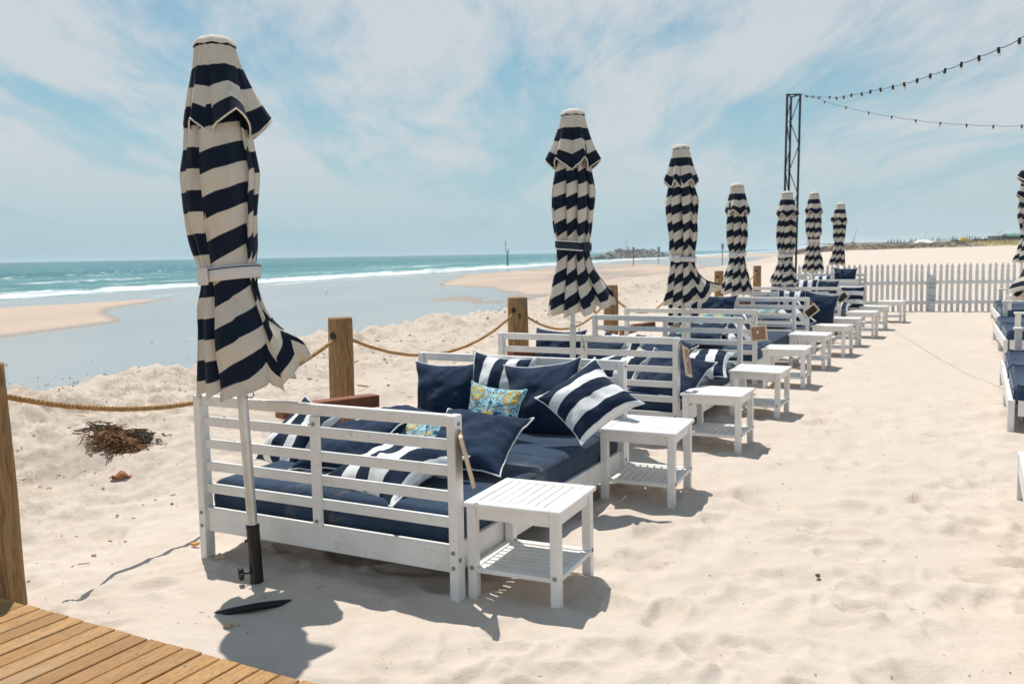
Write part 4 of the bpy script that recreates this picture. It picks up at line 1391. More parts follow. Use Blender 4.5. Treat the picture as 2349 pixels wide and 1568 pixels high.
# ------------------------------------------------------------------ picket fence with its notice
fr_, fl_ = at(2420, 700, 20.35), at(1822, 700, 21.75)
FR = Vector((fr_.x, fr_.y, 0)); FL = Vector((fl_.x, fl_.y, 0))
fdir = (FL - FR).normalized(); flen = (FL - FR).length
fn = Vector((-fdir.y, fdir.x, 0))
if fn.y > 0: fn = -fn                                       # towards the camera
fence = empty('picket_fence', FR)
gzf = .02
def fpt(t, z, off=0.0):
    p = fdir * t + fn * off; return Vector((p.x, p.y, z))
ang_f = math.atan2(fdir.y, fdir.x); Mf = Matrix.Rotation(ang_f, 3, 'Z')
tb = (at(2136, 700, 21.0) - fr_).dot(fdir)                   # the post carrying the notice
b = MB()
t = .06
trf = random.Random(91)
def picket(b, t):
    w, th, z0, z1 = .071, .018, -.12 + gzf, .98 + gzf + trf.uniform(-.012, .010)
    tl_ = trf.uniform(-.012, .012)
    out = [(-w / 2, z0), (w / 2, z0), (w / 2, z1), (w * .36, z1 + .022), (w * .36, z1 + .038), (w * .5, z1 + .062), (w * .47, z1 + .095), (w * .22, z1 + .140), (0, z1 + .168),
           (-w * .22, z1 + .140), (-w * .47, z1 + .095), (-w * .5, z1 + .062), (-w * .36, z1 + .038), (-w * .36, z1 + .022), (-w / 2, z1)]
    n = len(out); vs = []
    for s in (-1, 1):
        for (x, z) in out:
            vs.append(Mf @ Vector((t + x + tl_ * z, 0, z)) + fn * (s * th / 2 - .035))
    fs = [list(range(n)), list(range(n, 2 * n))[::-1]] + [[i, i + n, (i + 1) % n + n, (i + 1) % n] for i in range(n)]
    b.add(vs, fs)
pitch = .131
k = 0
while t < flen:
    picket(b, t + .004 * math.sin(k * 7.3)); k += 1
    t += pitch if t < tb else pitch * .955
b.build('pickets', M['picket'], fence)
for z in (.70, .235):
    b = MB(); b.bar(fpt(-.2, z + gzf), fpt(tb - .06, z + gzf), .05, .075, .004); b.build('rail', M['picket'], fence)
    b = MB(); b.bar(fpt(tb + .06, z - .012 + gzf), fpt(flen, z - .03 + gzf), .05, .075, .004); b.build('rail', M['picket'], fence)
for tt in (tb, tb + 2.9 if tb + 2.9 < flen else flen - .03, -.1):
    b = MB(); b.box(fpt(tt, .40, .0), (.115, .10, 1.0), .006, Mf); b.build('fence_post', M['picket'], fence)
tag(fence, 'white picket fence with pointed pickets closing off the beach bar', 'fence')
nb = empty('notice_board', FR + fpt(tb + .02, .50 + gzf, .070))
bN = MB(); bN.box((0, 0, 0), (.30, .012, .82), .002, Mf); bN.build('sheet', M['notice'], nb)
bR, bI = MB(), MB()
trr = random.Random(5)
def line(b, x0, x1, z, h):
    x = x0
    while x < x1:
        w = trr.uniform(.008, .03)
        b.box(Mf @ Vector((-(x + w / 2), 0, z + trr.uniform(-.1, .1) * h)) + fn * .0072, (w, .001, h * trr.uniform(.6, 1)), 0, Mf); x += w + trr.uniform(.004, .009)
def sgn(b, *a): line(b, *a)
line(bR, -.10, .10, .27, .030); line(bR, -.09, .10, .22, .030)
for z in (.15, .13, .11, .09): line(bI, -.11, .11, z, .010)
line(bI, -.05, .05, .03, .008); line(bI, -.11, .11, -.06, .006)
line(bI, -.11, .0, -.13, .026); line(bI, -.05, .10, -.18, .030)
for k in range(6): line(bI, -.10, .10, -.25 - k * .017, .008)
bR.build('heading', M['red_ink'], nb); bI.build('lettering', M['ink'], nb)
nb.scale = (.68, .68, .70)
tag(nb, 'pale notice sheet with a reddish heading fixed to the picket fence', 'notice')

# ------------------------------------------------------------------ lounge seats along the right border


def make_lounger(L):
    root = empty('lounge_seat')
    Dp = 1.0
    b = MB()
    b.box((.0175, L / 2, .225), (.035, L - .14, .13), .003)
    for y in (.02, L - .02): b.box((Dp / 2 + .035, y, .225), (Dp - .07, .035, .13), .003)
    b.box((Dp - .0175, L / 2, .225), (.035, L - .14, .13), .003)
    b.build('seat_frame', M['white'], root)
    for y in (.035, L * .44, L - .035):
        for x in (.025, Dp - .025):
            b = MB(); b.box((x - (.004 if x < .5 else -.004), y, .115), (.05, .068, .35), .003); b.build('leg', M['white'], root)
    for y in (.06, L - .06):
        b = MB(); b.box((Dp / 2 + .06, y, .645), (Dp - .10, .125, .026), .004)
        ar = b.build('armrest', M['white'], root)
        for xx in (.16, Dp - .06):
            b = MB(); b.box((xx, y, .46), (.07, .05, .34), .003); b.build('arm_post', M['white'], ar)
    def cush(c, d, r, name):
        b = MB(); b.box(c, d, r)
        o = b.build(name, M['lounge_navy'], root)
        m = o.modifiers.new('round', 'BEVEL'); m.width = .022; m.segments = 3; m.limit_method = 'NONE'
        for p in o.data.polygons: p.use_smooth = True
        return o
    n = 2 if L > 2.2 else 1
    for k in range(n):
        y0 = .13 + k * (L - .26) / n; y1 = y0 + (L - .26) / n - .006
        if k == 0: y0 = .02
        cush((.46, (y0 + y1) / 2, .335), (.84, y1 - y0, .15), .03, 'seat_cushion')
        cush((.84, (y0 + y1) / 2, .60), (.16, y1 - y0 - .02, .42), .03, 'back_cushion')
    b = MB(); b.box((Dp - .015, L / 2, .58), (.03, L - .14, .30), .003); b.build('backrest', M['white'], root)
    return root


L0 = atz(2310.5, 999, .0)
lg = make_lounger(2.9)
llab = ['white timber lounge seat with broad faded navy cushion at the right border', 'white lounge seat reaching in from the right border below the broad navy cushion',
        'white lounge seat under the swinging hem of the right border umbrella', 'farthest white lounge seat, nearest the picket fence']
lpos = [atz(2310.5, 999, .0), L0 - ROW * 4.95, None, None]
q = at(2303, 780, 11.9); lpos[2] = Vector((q.x, 11.9, 0)); q = at(2291.5, 723, 15.9); lpos[3] = Vector((q.x, 15.9, 0))
for i, p in enumerate(lpos):
    o = lg if i == 0 else copy_tree(lg)
    o.location = (p.x, p.y, 0.005); o.rotation_euler = (0, 0, -YAW + (.0 if i < 2 else .03))
    tag(o, llab[i], 'lounge seat', 'white lounge seats along the right')

# ------------------------------------------------------------------ lattice mast and festoon lights
mt = at(1821, 217, 21.9)
mast = empty('lattice_mast', (mt.x, mt.y, 0))
S = .40; Hm = mt.z
tl0 = at(1806, 217, 21.8); tl1 = at(1836, 216, 21.8)
leg_xy = [Vector((tl0.x - mt.x, tl0.y - mt.y)), Vector((tl1.x - mt.x, tl1.y - mt.y)), Vector((.03, .30))]
leanv = Vector((.06, 0))
def lp(i, z): return (leg_xy[i].x - (Hm - z) * .012, leg_xy[i].y, z)
for i in range(3):
    b = MB(); b.tube([lp(i, -.1), lp(i, Hm)], .028, 8); b.build('upright', M['dark_steel'], mast)
b = MB()
zz = Hm - .04; st = .58
lvl = 0
while zz > .3:
    z2 = zz - st; zm = zz - st * .5
    for (i, j) in ((0, 2), (2, 1), (1, 0)):
        if (i, j) == (1, 0) : continue
        b.tube([lp(i, zz if lvl % 2 else z2), lp(j, z2 if lvl % 2 else zz)], .012, 6)
    if lvl % 2: b.tube([lp(0, zz), lp(2, zz)], .009, 6)
    zz = z2; lvl += 1
for i, j in ((0, 1), (1, 2), (2, 0)): b.tube([lp(i, Hm - .015), lp(j, Hm - .015)], .02, 6)
b.build('bracing', M['dark_steel'], mast)
tag(mast, 'tall black lattice mast rising behind the umbrellas with light strings tied on top', 'mast')


def festoon(pts, Y0, Y1, label, lit):
    """pts are the bulb stations"""
    n = len(pts)
    root = empty('string_lights')
    P = []
    sp_ = [abs(pts[min(i + 1, n - 1)][0] - pts[max(i - 1, 0)][0]) for i in range(n)]
    for i, (x, y) in enumerate(pts):
        f = i / (n - 1)
        Y = 1 / ((1 - f) / Y0 + f / Y1)
        P.append(at(1720.4 + .3657 * x, 57.3 + .3657 * y, Y))
    root.location = P[0]
    P = [p - P[0] for p in P]
    path = [Vector((lp(1, Hm)[0] + mt.x, lp(1, Hm)[1] + mt.y, Hm)) - root.location]
    for a_, b_ in zip(P[:-1], P[1:]):
        for k in range(3):
            q = a_.lerp(b_, k / 3); q.z -= .012 * math.sin(k / 3 * math.pi); path.append(q)
    path.append(P[-1])
    d = (P[-1] - P[-2]); path += [P[-1] + d * .5 + Vector((0, 0, .02)), P[-1] + d * 2 + Vector((0, 0, .09))]
    P.append(P[-1] + d)
    b = MB(); b.tube(path, .0038, 6); b.build('cable', M['black'], root)
    rr_ = random.Random(int(Y1 * 10))
    for i, p in enumerate(P):
        sw = Vector((rr_.uniform(-.25, .25), rr_.uniform(-.25, .25), -1)).normalized()
        b = MB(); b.tube([p + Vector((0, 0, .012)), p + sw * .02, p + sw * .042], [.011, .015, .013], 8)
        so_ = b.build('socket', M['black'], root)
        b = MB(); q = Vector((0, 0, 1)).rotation_difference(-sw)
        prof = [(.0, -.038), (.009, -.034), (.014, -.024), (.014, -.017), (.010, -.006), (.008, 0)]
        b.lathe(prof, 10)
        b.v = [tuple(q @ Vector(v) + p + sw * .042) for v in b.v]
        b.build('bulb', M['bulb_lit'] if i in lit else M['bulb'], so_)
    tag(root, label, 'string lights')


festoon([(352, 442), (394, 446), (435, 450), (500, 449), (543, 455), (588, 448), (638, 436), (700, 428), (757, 413), (817, 400), (897, 384), (965, 366), (1049, 342), (1132, 313), (1226, 280), (1327, 240), (1436, 199), (1558, 149), (1690, 90)],
        21.4, 8.0, 'upper string of festoon bulbs climbing from the mast to the top right corner', {0, 11})
festoon([(360, 446), (432, 458), (470, 480), (603, 515), (745, 547), (890, 573), (1038, 596), (1195, 613), (1359, 624), (1528, 632), (1706, 631)],
        21.4, 14.0, 'lower string of festoon bulbs sagging level from the mast to the right border', {3, 7})

# ------------------------------------------------------------------ odds and ends on the sand


def atg(x, y):
    z = 0.0
    for k in range(8):
        p = atz(x, y, z); z = .5 * z + .5 * ground_z(p.x, p.y)
    return atz(x, y, z)


def strands(b, c, n, L, rad, hgt, seed, r=.003):
    rr_ = random.Random(seed)
    for k in range(n):
        a = rr_.uniform(0, 6.283); d = rad * rr_.random() ** .6
        p = Vector((c[0] + d * math.cos(a) * 1.25, c[1] + d * math.sin(a) * .8, 0)); p.z = ground_z(p.x, p.y) + hgt * (1 - d / rad) * rr_.uniform(.1, 1)
        h = rr_.uniform(0, 6.283); pts = [p]
        for s in range(4):
            h += rr_.uniform(-.8, .8); p = p + Vector((math.cos(h), math.sin(h), rr_.uniform(-.5, .25))) * L / 4 * rr_.uniform(.6, 1.3); p.z = max(p.z, ground_z(p.x, p.y) + .002); pts.append(p.copy())
        b.tube(pts, [r * rr_.uniform(.6, 1.6)] * len(pts), 4)


c0 = atg(262, 1010); g0 = ground_z(c0.x, c0.y)
wd = empty('seaweed_clump', (0, 0, 0))
b = MB()
for k in range(14):
    a = random.uniform(0, 6.28); d = .16 * random.random() ** .7
    x, y = c0.x + d * .85 * math.cos(a), c0.y + d * .7 * math.sin(a)
    b.rock((x, y, ground_z(x, y) + .04 * (1 - d / .3)), random.uniform(.02, .05), k, (1.2, 1, .9))
strands(b, c0 + Vector((.03, -.02, 0)), 330, .11, .17, .13, 4, .0034); strands(b, c0 + Vector((-.02, .12, 0)), 160, .10, .12, .09, 41, .0034); b.build('brown_strands', M['weed'], wd)
b = MB(); strands(b, c0 + Vector((-.12, .10, 0)), 110, .09, .17, .06, 9, .0035); b.build('dark_strands', M['dark_weed'], wd)
tag(wd, 'large matted clump of brown seaweed below the sagging rope', 'seaweed')
c1 = atg(326, 1003)
b = MB(); strands(b, c1, 130, .09, .15, .07, 12, .0035)
for k in range(12):
    x, y = c1.x + random.uniform(-.15, .15), c1.y + random.uniform(-.08, .1); b.rock((x, y, ground_z(x, y) + .01), random.uniform(.015, .035), k + 90)
o = b.build('seaweed_clump', M['dark_weed']); tag(o, 'smaller dark seaweed tuft right beside the large brown clump', 'seaweed')
c2 = atg(278, 1099); g2 = ground_z(c2.x, c2.y)
b = MB(); P = []
for i in range(9):
    u = i / 8
    P.append([(c2.x + (u - .5) * .15, c2.y + (v - .5) * .08 * (1 - abs(u - .4)), g2 + .01 + .05 * math.sin(u * 3.0) * (1 - abs(v - .5) * 1.4) + .012 * math.sin(9 * u + 5 * v)) for v in [k / 5 for k in range(6)]])
b.grid(P); o = b.build('dry_leaf', M['leaf']); tag(o, 'curled rusty brown leaf lying alone on the sand at left', 'leaf')
mm = o.modifiers.new('t', 'SOLIDIFY'); mm.thickness = .006
c3 = atg(447, 1250); g3 = ground_z(c3.x, c3.y)
b = MB(); b.rock((c3.x, c3.y, g3 + .008), .018, 5, (1.4, .9, .8)); b.rock((c3.x + .015, c3.y + .006, g3 + .010), .012, 6)
o = b.build('pebble', m_plain('amber_stone', (.55, .28, .07), .6, var=.3)); tag(o, 'amber pebble by the left foot of the nearest daybed', 'pebble')
c4 = atg(505, 1282); b = MB(); b.rock((c4.x, c4.y, ground_z(c4.x, c4.y) + .012), .030, 15, (1.2, 1, .7))
o = b.build('pebble', M['shell']); tag(o, 'rounded sandy stone in the shade under the nearest daybed rail', 'pebble')
c5 = atg(523, 1436); b = MB(); b.rock((c5.x, c5.y, ground_z(c5.x, c5.y) + .008), .020, 25, (1.2, 1, .8)); b.rock((c5.x + .035, c5.y + .01, ground_z(c5.x, c5.y) + .006), .012, 26)
o = b.build('pebble', M['shell']); tag(o, 'small sandy stone below the dark rim of the umbrella base', 'pebble')
c6 = atg(1876, 1321); b = MB(); b.rock((c6.x, c6.y, ground_z(c6.x, c6.y) + .004), .013, 35, (1, 1, .8))
o = b.build('pebble', m_plain('dark_stone', (.10, .12, .10), .7)); tag(o, 'lone dark pebble on the open sand at right', 'pebble')

# uncountable litter of the tide line
b = MB(); lr = random.Random(77)
cnt = 0
while cnt < 3300:
    Y = lr.uniform(3.0, 40) if cnt < 1700 else lr.uniform(1.7, 14); X = lr.uniform(-.75, .60) * Y
    e = (X + 42) * .947 - (Y - 73) * .32
    if cnt < 1700:
        if not 53.5 < e < 59.6: continue
        if lr.random() > .35 + .65 * math.exp(-((e - 56.3) / 1.5) ** 2): continue
    elif e < 58: continue
    cnt += 1
    g = float(base_height(np.array([X]), np.array([Y]))[0])
    r = lr.uniform(.004, .011) * (1 + .025 * Y) if cnt < 1700 else lr.uniform(.0015, .0045)
    if lr.random() < .10 and cnt < 1700: r *= 2
    if lr.random() < .35:
        a = lr.uniform(0, 6.28); L = r * lr.uniform(3, 7)
        b.tube([(X, Y, g + r * .8), (X + math.cos(a) * L, Y + math.sin(a) * L * .8, g + r * lr.uniform(.6, 2))], r * .35, 4)
    else:
        b.rock((X, Y, g + r * .5), r, cnt, (1.3, 1, .6))
o = b.build('beach_litter', M['pebble']); tag(o, 'fine shell and weed litter strewn over the sand bank', 'litter', kind='stuff')
b = MB(); cnt = 0
while cnt < 800:
    Y = 20 + 60 * lr.random() ** 1.6; X = lr.uniform(-.62, .25) * Y
    e = (X + 42) * .947 - (Y - 73) * .32; s = (X + 42) * .32 + (Y - 73) * .947
    wv = math.sin(s * .35) * 1.5
    if not 33 < e < 52.5: continue
    if lr.random() > math.exp(-((e - 47.5 - wv) / 1.6) ** 2) * (.3 + .7 * (math.sin(s * 1.3) > 0)) + .02: continue
    cnt += 1; r = lr.uniform(.008, .024) * (1.6 if lr.random() < .12 else 1)
    b.rock((X, Y, WL + .0 + r * .2), r, cnt, (1.5, 1.2, .5))
o = b.build('stranded_weed', M['dark_weed']); tag(o, 'dark bits of weed strewn over the shallow tidal water', 'weed', kind='stuff')

# ------------------------------------------------------------------ birds
def gull(px, py, label, s=1.0):
    p = atz(px, py, WL); b = MB()
    root = empty('gull', p, random.uniform(0, 6.28))
    pr = []
    for x, r, z in ((-.24, .005, .20), (-.17, .035, .20), (-.06, .062, .20), (.05, .060, .21), (.11, .040, .25), (.14, .034, .29), (.175, .034, .31), (.20, .018, .31), (.25, .004, .30)):
        pr.append([(x * s, r * s * math.cos(k * .7854), (z + r * math.sin(k * .7854)) * s) for k in range(8)])
    b.grid(pr, True); b.build('body', M['gull_white'], root)
    b = MB()
    for sd in (-1, 1):
        b.grid([[(-.28 * s + u * .34 * s, sd * (.055 + .012 * math.sin(u * 3.1)) * s, (.20 + .03 * v + .02 * u) * s) for v in (-1, 0, 1)] for u in [k / 5 for k in range(6)]])
    b.build('wing', M['gull_grey'], root)
    b = MB()
    for sd in (-1, 1): b.tube([(0, sd * .025 * s, .15 * s), (0.01, sd * .025 * s, -.02)], .008 * s, 5)
    b.build('leg', M['gull_grey'], root)
    tag(root, label, 'bird', 'gulls at the water')


gull(969, 631.5, 'gull standing in the shallows, left one of a small party'); gull(992, 630.5, 'gull standing in the shallows close to the sand bar tip')
gull(996, 628, 'gull a little farther out than its two neighbours'); gull(1015, 656, 'gull alone on the wet sand nearer the beach'); gull(748, 674.5, 'gull floating by itself in the lagoon right of the nearest umbrella', 1.2)
gull(1075, 624.5, 'gull at the far edge of the sand bar below the slim beacon')

# ------------------------------------------------------------------ beacons and marker poles


def beacon(px, pyb, pyt, Y, label, plat=True):
    p = at(px, pyb, Y); z0 = WL - .5; top = at(px, pyt, Y).z
    root = empty('beacon', (p.x, p.y, z0)); H = top - z0; s = H / 9.0
    b = MB(); b.tube([(0, 0, 0), (0, 0, H * .62)], .22 * s, 10); b.build('pile', M['dark_steel'], root)
    b = MB(); zp = H * .62
    b.box((0, 0, zp + .06 * s), (1.5 * s, 1.5 * s, .14 * s))
    for k in range(4):
        a = .785 + k * 1.571; b.tube([(s * math.cos(a) * .95, s * math.sin(a) * .95, zp), (s * math.cos(a) * .95, s * math.sin(a) * .95, zp + .9 * s)], .035 * s, 5)
    for q in (.5, .9):
        c = [(s * math.cos(.785 + k * 1.571) * .95, s * math.sin(.785 + k * 1.571) * .95, zp + q * s) for k in range(4)]
        b.tube(c, .03 * s, 5, closed=True)
    b.build('platform', M['dark_steel'], root)
    b = MB(); b.tube([(-.55 * s, 0, zp), (-.55 * s, 0, H)], .05 * s, 6); b.lathe([(.0, 0), (.28 * s, .1 * s), (.0, .6 * s)], 10, (-.55 * s, 0, H - .5 * s)); b.lathe([(.0, 0), (.28 * s, .5 * s), (.0, .6 * s)], 10, (-.55 * s, 0, H - 1.4 * s))
    b.build('topmark', M['dark_steel'], root)
    b = MB(); b.tube([(.45 * s, -.1, -0), (.45 * s, -.1, zp)], .03 * s, 5); b.build('ladder', M['dark_steel'], root)
    tag(root, label, 'beacon')


def marker(px, pyb, pyt, Y, label):
    p = at(px, pyb, Y); top = at(px, pyt, Y).z; z0 = WL - .3
    root = empty('marker_pole', (p.x, p.y, z0)); H = top - z0
    b = MB(); b.tube([(0, 0, 0), (0, 0, H)], .02 + .00035 * Y, 8); b.build('pole', M['dark_steel'], root)
    b = MB(); b.box((0, -.1, H - .36), (.0028 * Y, .05, .0060 * Y), .0); b.build('sign_plate', M['grey_wall'], root)
    tag(root, label, 'marker')


beacon(1164, 596.5, 553, 220, 'slim navigation beacon standing in the surf left of the second umbrella')
beacon(1440, 588, 553, 445, 'navigation beacon with topmarks rising from the rock breakwater')
marker(1453, 594, 569, 190, 'marker pole in front of the middle of the breakwater'); marker(1511, 588.5, 569, 250, 'marker pole at the right tip of the breakwater'); marker(1657, 594, 561, 190, 'marker pole on open water left of the fourth umbrella')
# ------------------------------------------------------------------ breakwater and rubble wall


def rubble(name, path, hts, w, n, rs, mat, label, seed):
    rr_ = random.Random(seed); b = MB()
    for k in range(n):
        f = rr_.random() * (len(path) - 1); i = int(f); t = f - i
        p = path[i].lerp(path[i + 1], t); h = hts[i] * (1 - t) + hts[i + 1] * t
        d = (path[i + 1] - path[i]).normalized(); nx = Vector((-d.y, d.x, 0))
        o = rr_.uniform(-1, 1); r = rr_.uniform(*rs)
        z = h * (1 - abs(o)) * rr_.uniform(.85, 1.08) - r * .3
        q = p + nx * o * w
        b.rock((q.x, q.y, p.z + max(z, -.2)), r, seed * 1000 + k, (1.25, 1.1, .85))
    o = b.build(name, mat); tag(o, label, 'breakwater')


pth = [at(x, y, Y) for x, y, Y in ((1372, 592, 380), (1405, 592, 400), (1445, 591, 425), (1490, 588, 450), (1531, 586.5, 470))]
for q in pth: q.z = WL
rubble('rock_breakwater', pth, [.8, 3.6, 4.3, 3.9, .9], 7.0, 520, (.6, 1.5), M['rock_grey'], 'grey rock breakwater running out into the sea', 3)
pth = [at(x, y, 225) for x, y in ((1800, 577), (1900, 574), (1960, 573), (2060, 570.5), (2160, 567), (2205, 565), (2250, 564))]
for q in pth: q.z = ground_z(q.x, q.y) - .15
rubble('rubble_wall', pth, [1.3, 1.55, 1.5, 1.5, 1.35, 1.15, .6], 2.6, 950, (.28, .70), M['rock_brown'], 'brown rubble rock wall along the back of the far beach', 4)

# ------------------------------------------------------------------ far land: grass, trees, buildings
# grassy bank behind the beach
x0 = np.linspace(88, 330, 60); P = []
bk = []
for x in x0:
    row = []
    for j, (dy, h) in enumerate(((-2, -.1), (2, .5), (6, 1.0), (12, 1.35), (60, 1.5), (200, 1.6))):
        y = 226 + dy + 3 * math.sin(x * .13)
        f = float(sstep(np.array([x]), 104, 120)[0])
        x_ = x
        row.append((x * y / 226, y, ground_z(x, y) * (1 if j < 4 else .0) + (h * f if j < 4 else 2.6 * f + .6) + .12 * math.sin(x * .9 + j)))
    bk.append(row)
b = MB(); b.grid(bk); o = b.build('grassy_bank', M['grass']); tag(o, kind='structure')
b = MB(); gr = random.Random(31)
for k in range(5200):
    x = gr.uniform(101, 200); j = gr.uniform(0, 1); y = 225 + j * 13 + 3 * math.sin(x * .13)
    f = float(min(1, max(0, (x - 104) / 16))); f = f * f * (3 - 2 * f)
    z = ground_z(x, y) + f * np.interp(j * 13, [0, 2, 6, 12], [.0, .45, .95, 1.3]) - .05
    h = gr.uniform(.25, .75); a = gr.uniform(0, 3.14); w = gr.uniform(.04, .12); lx = gr.uniform(-.3, .3)
    b.add([(x - w * math.cos(a), y - w * math.sin(a), z), (x + w * math.cos(a), y + w * math.sin(a), z), (x + lx, y + gr.uniform(-.2, .2), z + h)], [[0, 1, 2]])
o = b.build('dune_grass', M['grass']); tag(o, 'dry yellow dune grass on the far bank at right', 'grass', kind='stuff')


def make_pine():
    root = empty('norfolk_pine')
    b = MB(); b.tube([(0, 0, -.5), (0, 0, 13)], [.3, .05], 7); b.build('trunk', M['bark'], root)
    b = MB(); rr_ = random.Random(6)
    z = 1.8
    while z < 13.6:
        Rr = 3.0 * (1 - (z / 14.2)) ** .8 + .15
        for k in range(9):
            a = k * .698 + z * 1.7 + rr_.uniform(-.2, .2); L = Rr * rr_.uniform(.75, 1.1)
            for q in range(3):
                t0, t1 = q / 3, (q + 1) / 3; w = .42 * (1 - t0 * .5)
                c, s = math.cos(a), math.sin(a)
                p0 = (c * L * t0, s * L * t0, z + .35 * t0 * L * .3); p1 = (c * L * t1, s * L * t1, z + .45 * t1 * L * .3)
                b.add([(p0[0] - s * w, p0[1] + c * w, p0[2] - .1), (p0[0] + s * w, p0[1] - c * w, p0[2] - .1), (p1[0] + s * w * .6, p1[1] - c * w * .6, p1[2]), (p1[0] - s * w * .6, p1[1] + c * w * .6, p1[2])], [[0, 1, 2, 3]])
                b.add([(p0[0], p0[1], p0[2] - .35), (p0[0], p0[1], p0[2] + .25), (p1[0], p1[1], p1[2] + .25), (p1[0], p1[1], p1[2] - .2)], [[0, 1, 2, 3]])
        z += rr_.uniform(.55, .85)
    b.build('crown', M['pine'], root)
    return root


pine = make_pine()
hz_px = [(2043, 7), (2050, 8), (2057, 6), (2065, 8), (2072, 7), (2080, 6), (2094, 9), (2099, 7), (2106, 8), (2117, 8), (2123, 7), (2133, 6), (2139, 7), (2146, 9), (2155, 8), (2160, 10), (2167, 7), (2172, 8), (2178, 7), (2186, 8), (2192, 12), (2198, 9),
         (2202, 8), (2224, 12), (2230, 13), (2236, 11), (2243, 12), (2250, 10), (2255, 8)]
first = True
for i, (x, h) in enumerate(hz_px):
    Y = 1150 + 25 * math.sin(i * 2.3)
    p = at(1949.9 + (x - 1949.9) * 1.0 - 6, 557.5 - (x - 2043) * .016, Y); hh = (h + 5.0) / F_PX * Y
    o = pine if first else copy_tree(pine); first = False
    o.location = (p.x, p.y, p.z - 1.2); o.rotation_euler = (0, 0, i * 1.3); o.scale = (hh / 14 * (1 + .2 * math.sin(i)),) * 2 + (hh / 14,)
    tag(o, 'dark conical pine in the row on the far skyline', 'tree', 'conical pines on the far skyline')
b = MB()
nX = 40; row0, row1 = [], []
for k in range(nX):
    x = 1945 + k * 12; Y = 1300
    p = at(x, 560, Y); z1 = at(x, 557.5 - (x - 1945) * .0185 + .8 * math.sin(k * 1.7) + .5 * math.sin(k * 4.1), Y).z
    row0.append((p.x, p.y, -3)); row1.append((p.x, p.y + 30, z1))
back = [(x, y + 260, z) for x, y, z in row1]
b.grid([row0, row1, back]); o = b.build('far_land', M['bush']); tag(o, kind='structure')


def shrub(px, py, w, h, Y, label, seed):
    p = at(px, py, Y); b = MB(); rr_ = random.Random(seed)
    W_, H_ = w / F_PX * Y, h / F_PX * Y
    root = empty('shrub', p)
    for k in range(420):
        a, v = rr_.uniform(0, 6.283), rr_.random() ** .5
        x, y, z = W_ / 2 * v * math.cos(a), W_ / 3 * v * math.sin(a), H_ * rr_.random() * (1 - .6 * v * v) * (.75 + .25 * math.sin(a * 3 + seed))
        n_ = Vector((rr_.gauss(0, 1), rr_.gauss(0, 1), rr_.gauss(0, 1))).normalized(); t1 = n_.orthogonal().normalized() * H_ * .14; t2 = n_.cross(t1)
        c = Vector((x, y, z)); b.add([c - t1, c + t2, c + t1, c - t2], [[0, 1, 2, 3]])
    b.build('crown', M['bush'], root)
    b = MB(); b.tube([(0, 0, -.5), (0, 0, H_ * .6)], H_ * .05, 6); b.build('trunk', M['bark'], root)
    tag(root, label, 'shrub', 'dark shrubs along the far bank')


shrub(2196, 556, 26, 7, 320, 'low dark shrub left of the yellow truck', 1); shrub(2242, 554, 26, 8, 330, 'dark shrub right of the yellow truck', 2)
shrub(2262, 553, 22, 9, 340, 'dark rounded shrub left of the grey shed', 3); shrub(2296, 552, 18, 9, 330, 'dark shrub between the grey shed and the green roofed building', 4)


def lampost(px, pyb, pyt, Y, label, arm=True):
    p = at(px, pyb, Y); t = at(px, pyt, Y); root = empty('lamp_post', p); H = t.z - p.z
    b = MB(); b.tube([(0, 0, -.5), (0, 0, H)], [.11, .07], 7); b.build('pole', M['grey_wall'], root)
    b = MB(); b.tube([(0, 0, H), (1.1, 0, H + .2)], .05, 6); b.box((1.35, 0, H + .2), (.6, .25, .1)); b.build('lamp_head', M['grey_wall'], root)
    tag(root, label, 'lamp post', 'lamp posts on the far skyline')


lampost(2122, 556, 535, 420, 'thin lamp post above the white marquee'); lampost(2208, 553, 540, 380, 'lamp post directly behind the yellow truck'); lampost(2249, 553, 542, 420, 'short lamp post right of the yellow truck')
lampost(2290, 552, 533, 330, 'tall lamp post right of the grey shed'); lampost(2321, 546, 536, 330, 'lamp post above the green roof')
p = at(1956, 558, 700); root = empty('crane_mast', p)
b = MB(); b.tube([(0, 0, 0), (3.2, 0, 11.0)], [.28, .1], 6); b.tube([(-.8, 0, 0), (3.0, 0, 9)], .06, 5); b.build('boom', M['grey_wall'], root); b = MB(); b.box((0, 0, .4), (3.0, 2, 1.6), .1); b.build('cab', M['grey_wall'], root)
tag(root, 'faint leaning crane boom above the left end of the rubble wall', 'crane')
# yellow truck
p = at(2214, 558.5, 330); root = empty('yellow_truck', p, .1)
b = MB(); b.box((-.55, 0, 1.25), (2.1, 1.7, 1.9), .12); b.build('cargo_body', M['yellow'], root)
b = MB(); b.box((1.0, 0, .95), (1.15, 1.6, 1.2), .15); c = b.build('cab', M['yellow'], root)
b = MB(); b.box((1.05, -.79, 1.28), (.7, .05, .42), .02); b.build('window', M['glass'], c)
for x in (-1.0, .95):
    b = MB(); b.tube([(x, -.85, .32), (x, -.62, .32)], .34, 14); b.build('wheel', M['black'], root)
tag(root, 'small yellow truck parked on the far grassy bank', 'truck')
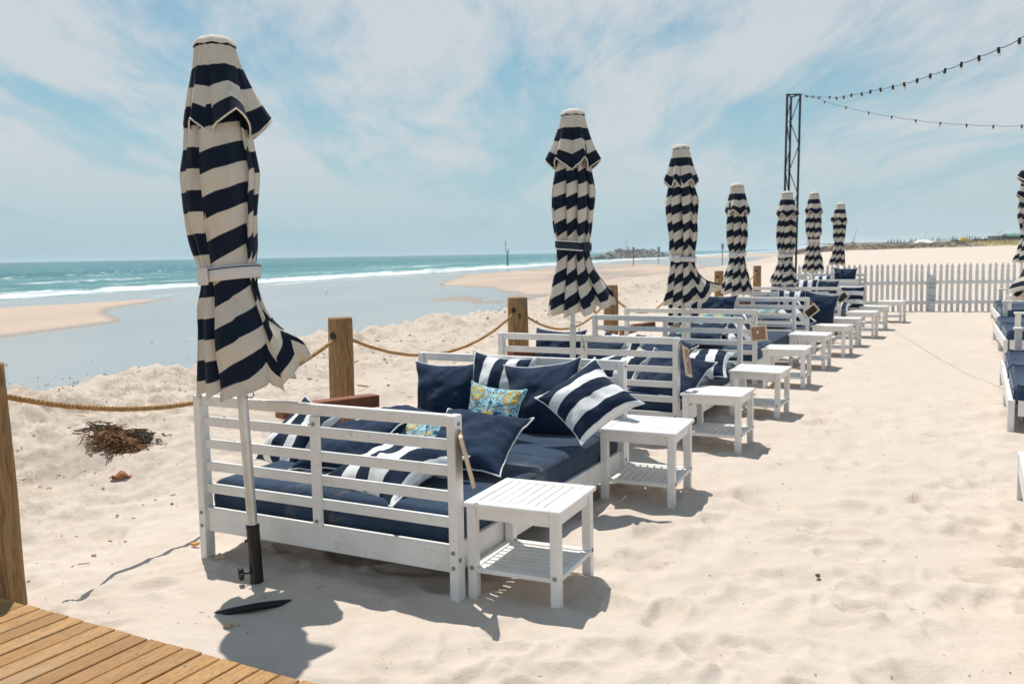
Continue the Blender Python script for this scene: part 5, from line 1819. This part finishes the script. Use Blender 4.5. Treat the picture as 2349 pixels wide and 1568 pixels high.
# marquees
p = at(2119, 558, 300); root = empty('marquee', p, .15)
b = MB(); w, d_ = 6.4, 5; hh = 1.1
b.add([(-w / 2, -d_ / 2, .1), (w / 2, -d_ / 2, .1), (w / 2, d_ / 2, .1), (-w / 2, d_ / 2, .1), (-1.0, 0, hh + .25), (1.0, 0, hh + .15)], [[0, 1, 5, 4], [1, 2, 5], [2, 3, 4, 5], [3, 0, 4]]); b.build('roof', M['tent'], root)
b = MB()
for sx in (-1, 1):
    for sy in (-1, 1): b.tube([(sx * w / 2, sy * d_ / 2, -2), (sx * w / 2, sy * d_ / 2, .1)], .06, 6)
b.build('poles', M['tent'], root)
tag(root, 'white peaked marquee roof showing over the rubble wall', 'marquee')
p = at(2156, 556, 300); root = empty('marquee', p, .1)
b = MB(); b.box((0, 0, .35), (5.4, 3.4, .28), .1); b.build('roof', M['tent'], root); b = MB()
for sx in (-1, 1): b.tube([(sx * 2.4, -1.5, -2), (sx * 2.4, -1.5, .3)], .06, 6)
b.build('poles', M['tent'], root)
tag(root, 'long flat white canopy right of the peaked marquee', 'marquee')
p = at(2281, 555, 300); root = empty('grey_shed', p, .1)
b = MB(); b.box((0, 0, .8), (3.2, 2.6, 2.2), .02); b.build('wall', M['grey_wall'], root); b = MB(); b.box((0, 0, 1.96), (3.5, 2.9, .12), .02); b.build('roof', M['dark_wall'], root)
b = MB(); b.box((.6, -1.31, .5), (.8, .04, 1.6), .01); b.build('door', M['dark_wall'], root)
tag(root, 'grey box shaped shed on the far bank', 'shed')
p = at(2330, 553, 300); root = empty('green_roofed_building', p, .05)
b = MB(); b.box((0, 0, .7), (7.6, 4, 2.0), .02); b.build('wall', M['dark_wall'], root)
b = MB(); b.add([(-4, -2.4, 1.7), (4, -2.4, 1.7), (4, 0, 2.5), (-4, 0, 2.5), (4, 2.4, 1.7), (-4, 2.4, 1.7)], [[0, 1, 2, 3], [3, 2, 4, 5], [1, 4, 2], [0, 3, 5]]); b.build('roof', M['green_roof'], root)
for x in (-2.6, -1, .6, 2.2):
    b = MB(); b.box((x, -2.01, .9), (1.0, .05, .8), .01); b.build('window', M['glass'], root)
tag(root, 'dark building with a green roof at the far right', 'building')

# ------------------------------------------------------------------ sea air
b = MB(); b.box((0, 4000, -1.0), (19000, 19000, 66.0))
T = NT('sea_air'); vol = T.n('ShaderNodeVolumePrincipled'); T.set(vol, 'Color', (.80, .90, .96)); vol.inputs['Density'].default_value = .00016; vol.inputs['Anisotropy'].default_value = .2
T.t.links.new(vol.outputs[0], T.out.inputs['Volume'])
hz_ = b.build('haze', T.mat); tag(hz_, kind='stuff')
sc.cycles.volume_bounces = 1
